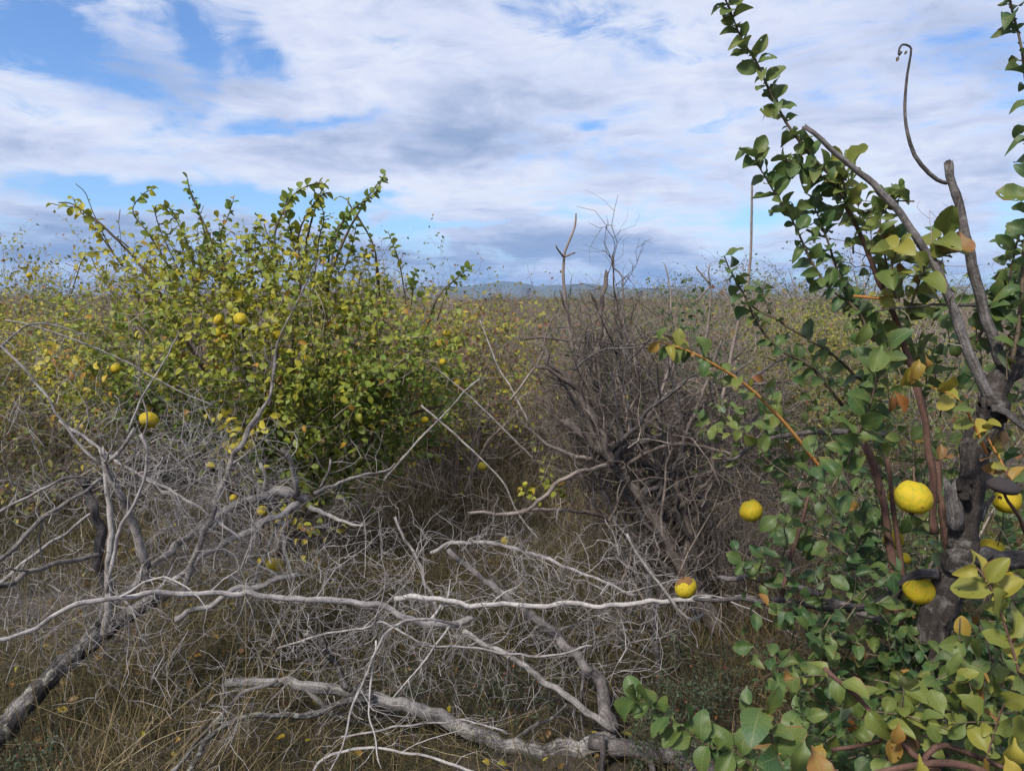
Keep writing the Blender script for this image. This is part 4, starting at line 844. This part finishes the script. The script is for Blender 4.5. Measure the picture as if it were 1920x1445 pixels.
# ================================================================== bushes behind and far scrub
def bush(name, label, cat, loc, h, w, tint, n_stem=9, n_tw=8, n_sub=4, per=5, s0=.035, s1=.05, lm=M_far, tm=M_twig, L=LF, group='overgrown quince bushes', whips=6, twr=.0024, sub=True, col=None):
    o = thing(name, label, cat, loc, group)
    n = n_stem
    a = R.uniform(0, 6.28, n); d = np.stack([np.cos(a)*R.uniform(.25, 1.1, n)*w/h, np.sin(a)*R.uniform(.25, 1.1, n)*w/h, np.ones(n)], -1)
    st = grow(np.array(loc)+np.c_[R.normal(size=(n, 2))*.08, np.zeros(n)-.03], d, R.uniform(.7, 1.05, n)*h, 7, .12, .06)
    mt, ml = MB(), MB()
    tubes(mt, st, taper(R.uniform(.008, .016, n), 7, .2), 5)
    tw = spawn(st, n_tw, .25*h, .5*h, t0=.2, a0=25, a1=70, K=6, gnarl=.25, grav=-.03)
    tubes(mt, tw, taper(twr*R.uniform(.7, 1.5, len(tw)), 6, .3), 3)
    sb = spawn(tw, n_sub, .10*h, .26*h, K=5, gnarl=.3)
    tubes(mt, sb, taper(twr*.55*R.uniform(.7, 1.4, len(sb)), 5, .4), 3)
    if per:
        leafy(ml, sb, per, s0, s1, tint, L)
        leafy(ml, tw, per, s0, s1, tint, L, t0=.35)
    if whips:       # long new shoots standing out of the top
        top = st[np.argsort(-st[:, -1, 2])[:max(2, n//2)], -2]; k = R.integers(0, len(top), whips)
        wh = grow(top[k]+R.normal(size=(whips, 3))*[.15, .15, .05], np.c_[R.normal(size=(whips, 2))*.35, np.ones(whips)], R.uniform(.2, .42, whips)*h, 6, .08)
        tubes(mt, wh, taper(np.full(whips, twr*1.5), 6, .5), 3)
        if per: leafy(ml, wh, 7, s0*.8, s1*.8, lambda P: np.clip(tint(P)-.12, .02, 1), L)
    mt.build('branches', tm, o)
    if per: ml.build('crown', lm, o)
    return o
def gpt(px, d):      # a point on the ground d metres ahead in pixel column px
    return ((px-960)/FPX*d*1.0, d, 0.)
OL = lambda m, s=.13, dd=.03: tinter(m, s, 2.0, .07, dd, .05, .72, .965)
g_ = 'overgrown quince bushes'
bush('quince_bush', 'olive-yellow bush rising at the left edge behind the big bush', 'bush', gpt(10, 7.6), 1.95, 1.2, OL(.48, .12, .08), 14, 10, 6, 6, whips=3, lm=M_hedge)
bush('quince_bush', 'grey-green twiggy bush between the left edge and the big bush', 'bush', gpt(150, 8.2), 1.95, 1.0, OL(.36, .08), 11, 9, 5, 4)
bush('quince_bush', 'low half-bare bush with a few yellow leaves at the left edge', 'bush', gpt(30, 5.9), 1.15, 1.1, OL(.42, .1, .1), 12, 9, 5, 3)
bush('quince_bush', 'yellow and rust speckled bush adjoining the big bush on its right', 'bush', gpt(800, 7.2), 1.75, 1.0, OL(.48, .1, .2), 13, 10, 6, 4, s0=.03, s1=.044)
bush('quince_bush', 'bronze-brown thinning bush left of the lane where hills show', 'bush', gpt(905, 9.0), 1.65, .9, OL(.46, .08, .4), 13, 10, 6, 3, s0=.026, s1=.04)
bush('quince_bush', 'green bush with upright whips seen over the right shoulder of the big bush', 'bush', gpt(730, 8.8), 2.0, .9, OL(.34, .12, .06), 12, 9, 5, 4, whips=14)
bush('quince_bush', 'dense olive-gold bush directly behind the top left of the big bush', 'bush', gpt(90, 6.6), 1.75, 1.15, OL(.52, .12, .08), 14, 11, 6, 6, whips=2, lm=M_hedge)
bush('quince_bush', 'sparse yellow bush whose edge leaves the photo at far left', 'bush', gpt(-60, 6.4), 1.6, 1.1, OL(.50, .14, .1), 13, 10, 6, 6, whips=0, lm=M_hedge)
bush('quince_bush', 'thick yellow-olive bush pressed against the right of the big bush', 'bush', gpt(800, 6.3), 1.5, .85, OL(.50, .12, .12), 14, 11, 6, 6, lm=M_hedge)
bush('quince_bush', 'rusty olive bush sloping down to the lane, right of the whips', 'bush', gpt(880, 7.9), 1.62, .9, OL(.47, .1, .3), 14, 11, 6, 4)
bush('bare_bush', 'broad grey-brown bare bush behind the tallest stems of the dead shrub', 'bare bush', gpt(1160, 7.6), 1.62, 1.0, OL(.42, .08, .2), 17, 12, 7, 1, twr=.003)
bush('bare_bush', 'grey bare bush behind the orange shoot', 'bare bush', gpt(1310, 7.2), 1.52, 1.0, OL(.42, .08, .2), 17, 12, 7, 1, twr=.003)
bush('quince_bush', 'grey-olive bush straight behind the thin straight stick', 'bush', gpt(1440, 8.4), 1.58, 1.0, OL(.40, .08, .1), 15, 12, 6, 3, twr=.003)
bush('quince_bush', 'dark round olive bush closing the end of the grassy lane', 'bush', gpt(1085, 11.5), 1.7, 1.35, OL(.36, .1, .06), 18, 11, 6, 4, s0=.03, s1=.045)
bush('quince_bush', 'bare mauve-grey bush low beside the end of the lane', 'bare bush', gpt(975, 13), 1.35, 1.0, OL(.5), 16, 10, 6, 0)
bush('quince_bush', 'leafy bush half hidden by the dead shrub', 'bush', gpt(1230, 6.6), 1.35, .9, OL(.38, .08), 11, 9, 5, 4)
bush('quince_bush', 'small dark green bush with drooping leaves behind the dead shrub', 'bush', gpt(1245, 6.0), 1.5, .35, OL(.14, .08, 0), 6, 6, 4, 6, s0=.045, s1=.06, whips=2)
bush('quince_bush', 'pale grey bare bush behind the crooked bare stick', 'bare bush', gpt(1370, 9.5), 1.55, 1.1, OL(.5, .1, .2), 14, 10, 6, 1)
bush('feathery_bush', 'broad yellow-olive feathery bush right of the thin straight stick', 'bush', gpt(1590, 8.6), 1.5, 1.25, OL(.47, .05, 0), 28, 12, 6, 6, s0=.028, s1=.044, whips=0, lm=M_hedge)
bush('quince_bush', 'low olive bush under the leafy shoots left of the red-brown stem', 'bush', gpt(1500, 7.4), 1.05, .9, OL(.38, .08, .02), 14, 9, 5, 4)
bush('quince_bush', 'twiggy grey-green bush seen between the forked trunk and its branches', 'bush', gpt(1800, 6.2), 1.45, 1.1, OL(.36, .08, .04), 13, 9, 5, 4)
bush('quince_bush', 'shaded green bush behind the lowest quinces on the right', 'bush', gpt(1750, 3.9), .85, .8, OL(.32, .14, .02), 12, 8, 4, 4)
bush('dead_bush', 'bare grey bush in the lane behind the lone hanging quince', 'bare bush', gpt(860, 6.3), .9, .7, OL(.5), 11, 9, 5, 0)
# rows running on to the horizon: four bushes, copied with all their parts
kinds = [('olive', OL(.38, .06, .06), 3, .024, .036, .5), ('green', OL(.32, .06, .04), 3, .025, .038, .5), ('bronze', OL(.44, .06, .45), 2, .024, .036, .5), ('bare', OL(.5, .1, .4), 0, .03, .04, 1)]
protos = []
lab = {'olive': 'olive-green bush in the overgrown rows running to the horizon', 'green': 'greener leafy bush in the overgrown rows running to the horizon', 'bronze': 'bronze-brown thin-leaved bush in the overgrown rows running to the horizon', 'bare': 'bare grey twiggy bush in the overgrown rows running to the horizon'}
for k, tn, per, s0, s1, _ in kinds:
    o = bush('quince_bush', lab[k], 'bare bush' if k == 'bare' else 'bush', (0, 0, 0), 1.72, 1.0, tn, 18, 12, 7, per, s0, s1, group=k+' bushes of the far rows', whips=8, twr=.0032, lm=M_hedge if k == 'olive' else M_far)
    protos.append(o)
used = set(); rows = np.arange(-33, 34, 3.3)+.2
spots = []
for y in np.arange(11, 46, 2.7):
    for xr in rows:
        x = xr+R.normal()*.5; yy = y+R.normal()*.6
        if abs(x) > yy*.68+1.5: continue
        if yy < 14 and (-5.5 < x < 1.0 and yy < 12.2): continue
        if abs(x-.15-.012*yy) < .8 and yy < 26: continue
        spots.append((x, yy))
for i, (x, y) in enumerate(spots):
    k = int(R.choice(4, p=[.34, .18, .2, .28])); o = protos[k]
    if k in used:
        c = o.copy(); COL.objects.link(c)
        for ch in o.children:
            e = ch.copy(); COL.objects.link(e); e.parent = c
        o = c
    used.add(k)
    s = float(np.clip(1.05+.14*R.normal(), .78, 1.4)); o.location = (x, y, -.02); o.rotation_euler = (0, 0, R.uniform(0, 6.28)); o.scale = (s*R.uniform(1, 1.35), s*R.uniform(1, 1.35), s)
def far_scrub():
    mb, mt = MB(), MB()
    n = 2600
    y = 46*np.exp(R.uniform(0, 1, n)**1.2*2.6); x = R.uniform(-.75, .75, n)*y
    h = R.uniform(1.3, 2.0, n)
    m = 46
    P = np.stack([x, y, np.zeros(n)], -1)[:, None]+R.normal(size=(n, m, 3))*np.array([.75, .75, 0])*np.maximum(1, (y/60))[:, None, None]**.5
    P[:, :, 2] = h[:, None]*np.sqrt(R.random((n, m)))
    P = P.reshape(-1, 3); s = np.repeat(.10+.0016*y, m)*R.uniform(.6, 1.3, n*m)
    tn = np.clip(np.repeat(R.choice([.34, .44, .50, .99, 1.], n, p=[.16, .24, .16, .22, .22]), m)+.07*R.normal(size=n*m), 0, 1)
    leaves(mb, P, R.normal(size=P.shape)+[0, 0, .5], R.normal(size=P.shape)+[0, 0, 1.], s, tn, LF)
    tag(mb.build('far_scrub', M_far), 'continuous olive-brown scrub of bushes along the horizon', 'scrub', kind='stuff')
far_scrub()

# ================================================================== haze
def haze():
    x0, x1, y0, y1, z0, z1 = -9500, 9500, -9500, 9500, -2., 190.
    V = np.array([(x, y, z) for z in (z0, z1) for y in (y0, y1) for x in (x0, x1)], float)
    F = [(0, 2, 3, 1), (4, 5, 7, 6), (0, 1, 5, 4), (2, 6, 7, 3), (0, 4, 6, 2), (1, 3, 7, 5)]
    mb = MB(); mb.add(V, F, np.zeros((8, 3)))
    m, nt = new_mat('thin_air_haze'); v = N_(nt, 'ShaderNodeVolumePrincipled'); v.inputs['Color'].default_value = (.30, .56, 1., 1); v.inputs['Density'].default_value = HAZE
    o = N_(nt, 'ShaderNodeOutputMaterial'); nt.links.new(v.outputs[0], o.inputs['Volume'])
    tag(mb.build('haze', m, None, False), kind='stuff')
HAZE = .00013
haze()
# ================================================================== grass
def blades(mb, n, X, Y, h0, h1, w, tone, lean=.5, K=4, z=0., clump=None):
    x = R.uniform(*X, n); y = R.uniform(*Y, n)
    if clump is not None:
        c = np.c_[R.uniform(*X, clump), R.uniform(*Y, clump)]; k = R.integers(0, clump, n)
        x = c[k, 0]+R.normal(size=n)*.10; y = c[k, 1]+R.normal(size=n)*.10
    ok = np.hypot(x, y) > 1.3; x, y = x[ok], y[ok]; n = len(x)
    P0 = np.stack([x, y, np.full(n, z-.04)], -1)
    pat = .6+.55*np.clip(wob(P0, .8), -1, 1)
    hh = R.uniform(h0, h1, n)*np.clip(pat, .25, 1.3)
    Q = grow(P0, np.c_[R.normal(size=(n, 2))*lean, np.ones(n)], hh, K, .16, .10)
    a = R.uniform(0, PI, n); sd = np.stack([np.cos(a), np.sin(a), np.zeros(n)], -1)
    ww = (w*R.uniform(.6, 1.4, n))[:, None]*np.linspace(1, .2, K)[None]
    V = np.stack([Q-sd[:, None]*ww[..., None], Q+sd[:, None]*ww[..., None]], 2)
    idx = np.arange(n*K*2).reshape(n, K, 2)
    F = np.stack([idx[:, :-1, 0], idx[:, :-1, 1], idx[:, 1:, 1], idx[:, 1:, 0]], -1)
    t = np.clip(tone+.22*wob(P0+3, .9)+.2*R.normal(size=n), 0, 1)
    A = np.zeros((n, K, 2, 3)); A[..., 2] = t[:, None, None]
    mb.add(V, F, A)
M_grass = grass_mat('dry_grass', [(0, (.035, .045, .014)), (.2, (.062, .064, .022)), (.42, (.095, .074, .033)), (.65, (.18, .135, .066)), (.85, (.36, .28, .155)), (1, (.50, .42, .27))])
mb = MB()
blades(mb, 52000, (-2.6, 2.6), (1.9, 4.6), .06, .28, .0019, .40, .8)
blades(mb, 5200, (-2.2, 1.6), (2.2, 4.2), .22, .55, .0014, .55, .35, clump=70)
blades(mb, 44000, (-4.5, 4.5), (4.4, 8.5), .08, .45, .0027, .46, .55)
blades(mb, 16000, (-.9, 1.0), (4.2, 12), .15, .62, .0026, .58, .35, clump=260)
blades(mb, 24000, (-9, 9), (8, 16), .1, .5, .0045, .46, .4)
blades(mb, 9000, (-3.9, -2.4), (3.2, 5.4), .08, .36, .0020, .42, .6)
blades(mb, 6000, (2.4, 3.9), (3.2, 5.4), .08, .36, .0020, .42, .6)
blades(mb, 7000, (-2.2, .8), (2.3, 4.3), .16, .5, .0016, .66, .4, K=5, clump=160)
blades(mb, 15000, (-1.4, 1.6), (3.5, 5.8), .22, .8, .0020, .52, .32, K=5, clump=420)
blades(mb, 14000, (-1.0, 1.3), (5.6, 12), .35, 1.15, .0030, .66, .28, K=5, clump=420)
blades(mb, 6000, (-6, 6), (6, 12), .3, 1.0, .0032, .58, .3, K=5, clump=300)
blades(mb, 3000, (-2.6, -.6), (3.0, 4.6), .15, .45, .0014, .28, .5, clump=30)
n = 6500
P0 = np.c_[R.uniform(-2.4, 2.4, n), R.uniform(2.1, 4.8, n), R.uniform(.0, .07, n)]
Q = grow(P0, np.c_[R.normal(size=(n, 2)), R.normal(size=n)*.18+.08], R.uniform(.08, .34, n), 5, .16, .05); Q[:, :, 2] = np.maximum(Q[:, :, 2], .004)
tubes(mb, Q, taper(R.uniform(.0008, .0017, n), 5, .5), 3, np.clip(.46+.28*R.normal(size=n), 0, 1))
tag(mb.build('dry_grass', M_grass), 'dry straw-brown grass covering the orchard floor', 'grass', kind='stuff')
mb = MB(); n = 800
P0 = np.c_[R.uniform(-2.6, 2.6, n), R.uniform(2.2, 6, n), R.uniform(.0, .05, n)]
leaves(mb, P0, np.c_[R.normal(size=(n, 2)), R.normal(size=n)*.25], np.c_[R.normal(size=(n, 2))*.5, np.ones(n)], R.uniform(.02, .042, n), np.where(R.random(n) < .85, R.uniform(.965, 1, n), R.uniform(.6, .9, n)), LM)
tag(mb.build('fallen_leaves', M_leaf), 'withered quince leaves scattered over the ground', 'leaf litter', kind='stuff')
# stiff dead grass stalks at bottom left
mb = MB()
x, y = in_poly([(130, 1445), (460, 1445), (420, 1400), (300, 1390), (150, 1400)], 34)[0].T
b0 = at(x, y+40, np.full(34, 2.62)); b0[:, 2] = 0
Q = grow(b0, np.c_[R.uniform(.1, 1.2, 34), R.normal(size=34)*.3+.2, np.ones(34)], R.uniform(.25, .75, 34), 6, .07)
tubes(mb, Q, taper(np.full(34, .0013), 6, .5), 3, R.uniform(.6, 1, 34))
x, y = in_poly([(0, 1400), (300, 1400), (330, 1100), (0, 1100)], 60)[0].T
b0 = at(x, np.full(60, 1400), R.uniform(2.7, 3.4, 60)); b0[:, 2] = 0
Q = grow(b0, np.c_[R.normal(size=(60, 2))*.25, np.ones(60)], R.uniform(.3, .8, 60), 6, .06)
tubes(mb, Q, taper(np.full(60, .0013), 6, .5), 3, R.uniform(.35, .8, 60))
tag(mb.build('grass_stalks', M_grass), 'stiff straw-coloured grass stalks leaning at the bottom left', 'grass', kind='stuff')

# wormwood-like weeds
def weed(label, px, py, d, h, n):
    b = at(px, py, d); b[2] = 0
    o = thing('feathery_weed', label, 'weed', b, 'feathery grey-green weeds')
    a = R.uniform(0, 6.28, n)
    st = grow(np.repeat(b[None], n, 0)+np.c_[R.normal(size=(n, 2))*.06, np.zeros(n)], np.c_[np.cos(a)*.55, np.sin(a)*.55, np.ones(n)], R.uniform(.5, 1, n)*h, 6, .15)
    sb = spawn(st, 6, .04, .12, K=4); mt, ml = MB(), MB()
    tubes(mt, st, taper(np.full(n, .0016), 6), 3); tubes(mt, sb, taper(np.full(len(sb), .0008), 4), 3)
    leafy(ml, sb, 8, .008, .017, tinter(.14, .06, 5, .06, .02, .02, .4), LF)
    mt.build('stems', M_stem, o); ml.build('foliage', M_weed, o)
weed('dark feathery weed clump under the level branch by the dark stem', 1330, 1300, 3.0, .42, 34)
weed('feathery weed clump between the dark root crown and the green shoot tip', 1250, 1400, 2.75, .28, 26)
weed('small blue-green weed in the bottom left corner', 50, 1440, 2.6, .16, 14)
weed('feathery weed beneath the slanting limb at lower centre', 960, 1330, 3.1, .22, 18)
weed('feathery weed by the fallen limb, under the twiggy branch', 740, 1290, 3.15, .2, 16)

# ================================================================== sky and light
SUN_EL, SUN_AZ = rad(48), rad(216)      # azimuth clockwise from +Y: behind the camera, to its left
w = bpy.data.worlds.new('World'); scene.world = w; w.use_nodes = True
nt = w.node_tree; nt.nodes.clear(); L = nt.links
sky = N_(nt, 'ShaderNodeTexSky', sky_type='NISHITA', sun_disc=False)
sky.sun_elevation = SUN_EL; sky.sun_rotation = SUN_AZ
sky.air_density = 1.0; sky.dust_density = .6; sky.ozone_density = 1.6
tc = N_(nt, 'ShaderNodeTexCoord'); sx = N_(nt, 'ShaderNodeSeparateXYZ'); L.new(tc.outputs['Generated'], sx.inputs[0])
zc = mth(nt, 'MAXIMUM', sx.outputs[2], 0.0)
den = mth(nt, 'ADD', zc, .07)
u = mth(nt, 'DIVIDE', sx.outputs[0], den); v = mth(nt, 'DIVIDE', sx.outputs[1], den)
cv = N_(nt, 'ShaderNodeCombineXYZ'); L.new(u, cv.inputs[0]); L.new(v, cv.inputs[1])
def noise(vec, sc, det, off=0., rough=.55, dist=0.):
    n = N_(nt, 'ShaderNodeTexNoise', i_Scale=sc, i_Detail=det, i_Roughness=rough, i_Distortion=dist)
    if off:
        a = N_(nt, 'ShaderNodeVectorMath', operation='ADD'); L.new(vec, a.inputs[0]); a.inputs[1].default_value = (off, off*.7, off*.3); vec = a.outputs[0]
    L.new(vec, n.inputs['Vector']); return n
nA = noise(cv.outputs[0], .55, 7., 3.1, .56, .3).outputs[0]
nB = noise(cv.outputs[0], 1.6, 6., 11.7, .6, .2).outputs[0]
nW = noise(tc.outputs['Generated'], 5., 4., 2.2)
# cloud positions as directions: s = x/y, t = z/y on the horizon ahead
ay = mth(nt, 'MAXIMUM', sx.outputs[1], .05)
s_ = mth(nt, 'DIVIDE', sx.outputs[0], ay); t_ = mth(nt, 'DIVIDE', sx.outputs[2], ay)
st = N_(nt, 'ShaderNodeCombineXYZ'); L.new(s_, st.inputs[0]); L.new(t_, st.inputs[1])
wsub = N_(nt, 'ShaderNodeVectorMath', operation='SUBTRACT'); L.new(nW.outputs['Color'], wsub.inputs[0]); wsub.inputs[1].default_value = (.5, .5, .5)
wmul = N_(nt, 'ShaderNodeVectorMath', operation='MULTIPLY_ADD'); L.new(wsub.outputs[0], wmul.inputs[0]); wmul.inputs[1].default_value = (.30, .10, 0); L.new(st.outputs[0], wmul.inputs[2])
dirv = wmul.outputs[0]
def spots_(lst, acc):
    for px, py, rx, ry, wgt in lst:
        p = at(px, py, 1.)-np.array([0, 0, CAM_H]); cs, ct = p[0]/p[1], p[2]/p[1]
        ix, iy = FPX/rx, FPX/ry
        a = N_(nt, 'ShaderNodeVectorMath', operation='MULTIPLY_ADD'); L.new(dirv, a.inputs[0]); a.inputs[1].default_value = (ix, iy, 0); a.inputs[2].default_value = (-cs*ix, -ct*iy, 0)
        d = N_(nt, 'ShaderNodeVectorMath', operation='DOT_PRODUCT'); L.new(a.outputs[0], d.inputs[0]); L.new(a.outputs[0], d.inputs[1])
        e = mth(nt, 'POWER', 2.718, mth(nt, 'MULTIPLY', d.outputs['Value'], -1.))
        acc = mth(nt, 'MULTIPLY_ADD', e, wgt, acc)
    return acc
nC = noise(cv.outputs[0], 5.5, 5., 5.3, .62, .3).outputs[0]
sv = N_(nt, 'ShaderNodeVectorMath', operation='MULTIPLY'); L.new(tc.outputs['Generated'], sv.inputs[0]); sv.inputs[1].default_value = (1., 1., 3.2)
nD = noise(sv.outputs[0], 7.5, 7., 7.1, .62, .5).outputs[0]
gap = spots_([(40, 45, 150, 60, .32), (180, 60, 120, 60, .18), (290, 110, 150, 55, .18), (410, 80, 60, 90, .30), (515, 70, 40, 50, .26), (90, 335, 130, 18, .36), (230, 355, 150, 18, .38), (400, 380, 150, 18, .34),
   (560, 252, 110, 18, .36), (480, 235, 70, 16, .2), (590, 392, 150, 12, .28), (760, 408, 140, 10, .26), (920, 416, 110, 8, .24), (340, 210, 60, 30, .16), (520, 130, 60, 60, .14), (1870, 325, 50, 14, .3), (1890, 410, 90, 50, .34), (1400, 390, 70, 18, .24), (1060, 240, 40, 12, .22), (1490, 190, 40, 25, .16), (1630, 190, 30, 20, .16), (1090, 385, 60, 12, .22), (900, 15, 30, 30, .1)],
   mth(nt, 'ADD', mth(nt, 'MULTIPLY_ADD', nA, -.75, .42), mth(nt, 'MULTIPLY_ADD', nD, -1.25, .645)))
gapf = N_(nt, 'ShaderNodeMapRange', interpolation_type='SMOOTHSTEP'); L.new(gap, gapf.inputs[0]); gapf.inputs[1].default_value = .02; gapf.inputs[2].default_value = .40
shade = spots_([(250, 455, 420, 45, .26), (1150, 505, 500, 22, .22), (1650, 520, 300, 25, .2), (1300, 440, 300, 20, .10), (700, 470, 260, 30, .16), (230, 130, 90, 50, .30), (330, 170, 120, 40, .22), (560, 190, 90, 60, .12), (850, 275, 180, 40, .34), (1000, 180, 200, 40, .14), (100, 400, 260, 30, .34), (90, 470, 260, 40, .34), (480, 410, 160, 22, .16), (780, 450, 200, 30, .28), (900, 490, 180, 20, .16), (1750, 70, 140, 80, .36), (1880, 140, 100, 90, .24),
   (1150, 310, 160, 30, .14), (1080, 470, 260, 20, .22), (1450, 470, 180, 14, .16), (1250, 515, 400, 16, .2), (1450, 110, 100, 50, .10), (700, 290, 160, 20, .10), (90, 265, 120, 12, .14), (1050, 550, 600, 16, .14),
   (40, 115, 90, 30, -.22), (130, 190, 160, 40, -.12), (300, 270, 300, 40, -.12), (620, 210, 140, 25, -.10), (900, 340, 150, 20, -.12), (1220, 405, 200, 30, -.22), (1000, 60, 240, 60, -.10), (1300, 130, 100, 60, -.10), (1560, 380, 120, 30, -.14), (1000, 435, 200, 10, -.14), (700, 350, 250, 25, -.08), (1650, 300, 140, 30, -.08), (1000, 522, 200, 8, -.12)],
   mth(nt, 'ADD', mth(nt, 'MULTIPLY_ADD', nB, .68, -.09), mth(nt, 'ADD', mth(nt, 'MULTIPLY_ADD', nA, .5, -.25), mth(nt, 'ADD', mth(nt, 'MULTIPLY_ADD', nC, .3, -.15), mth(nt, 'MULTIPLY_ADD', nD, 1.15, -.575)))))
K_ = 1/.1
cloud = ramp(nt, shade, [(.10, (.82, .86, .97)), (.32, (.66, .715, .90)), (.52, (.49, .565, .765)), (.75, (.33, .425, .635)), (1, (.25, .345, .57))])
cm = N_(nt, 'ShaderNodeVectorMath', operation='SCALE'); L.new(cloud, cm.inputs[0]); cm.inputs['Scale'].default_value = K_
skc = N_(nt, 'ShaderNodeVectorMath', operation='MULTIPLY'); L.new(sky.outputs[0], skc.inputs[0]); skc.inputs[1].default_value = (1.02, 1.30, 1.72)
full = mix(nt, gapf.outputs[0], cm.outputs[0], skc.outputs[0])
bg = N_(nt, 'ShaderNodeBackground'); bg.inputs[1].default_value = .1; L.new(full, bg.inputs[0])
out = N_(nt, 'ShaderNodeOutputWorld'); L.new(bg.outputs[0], out.inputs[0])

sd = bpy.data.lights.new('sun', 'SUN'); sd.energy = 4.9; sd.angle = rad(8); sd.color = (1, .95, .86)
so = bpy.data.objects.new('sun', sd); COL.objects.link(so)
so.rotation_euler = (PI/2-SUN_EL, 0, PI-SUN_AZ)
import mathutils
dv = mathutils.Vector((math.sin(SUN_AZ)*math.cos(SUN_EL), math.cos(SUN_AZ)*math.cos(SUN_EL), math.sin(SUN_EL)))
so.rotation_euler = dv.to_track_quat('Z', 'Y').to_euler()

vs = scene.view_settings; vs.view_transform = 'Standard'; vs.look = 'None'; vs.exposure = .06; vs.gamma = 1
scene.render.engine = 'CYCLES'
cy = scene.cycles; cy.max_bounces = 5; cy.diffuse_bounces = 3; cy.glossy_bounces = 2; cy.transmission_bounces = 4; cy.volume_bounces = 0
for o in list(bpy.data.objects):
    if '_loc' in o: del o['_loc']
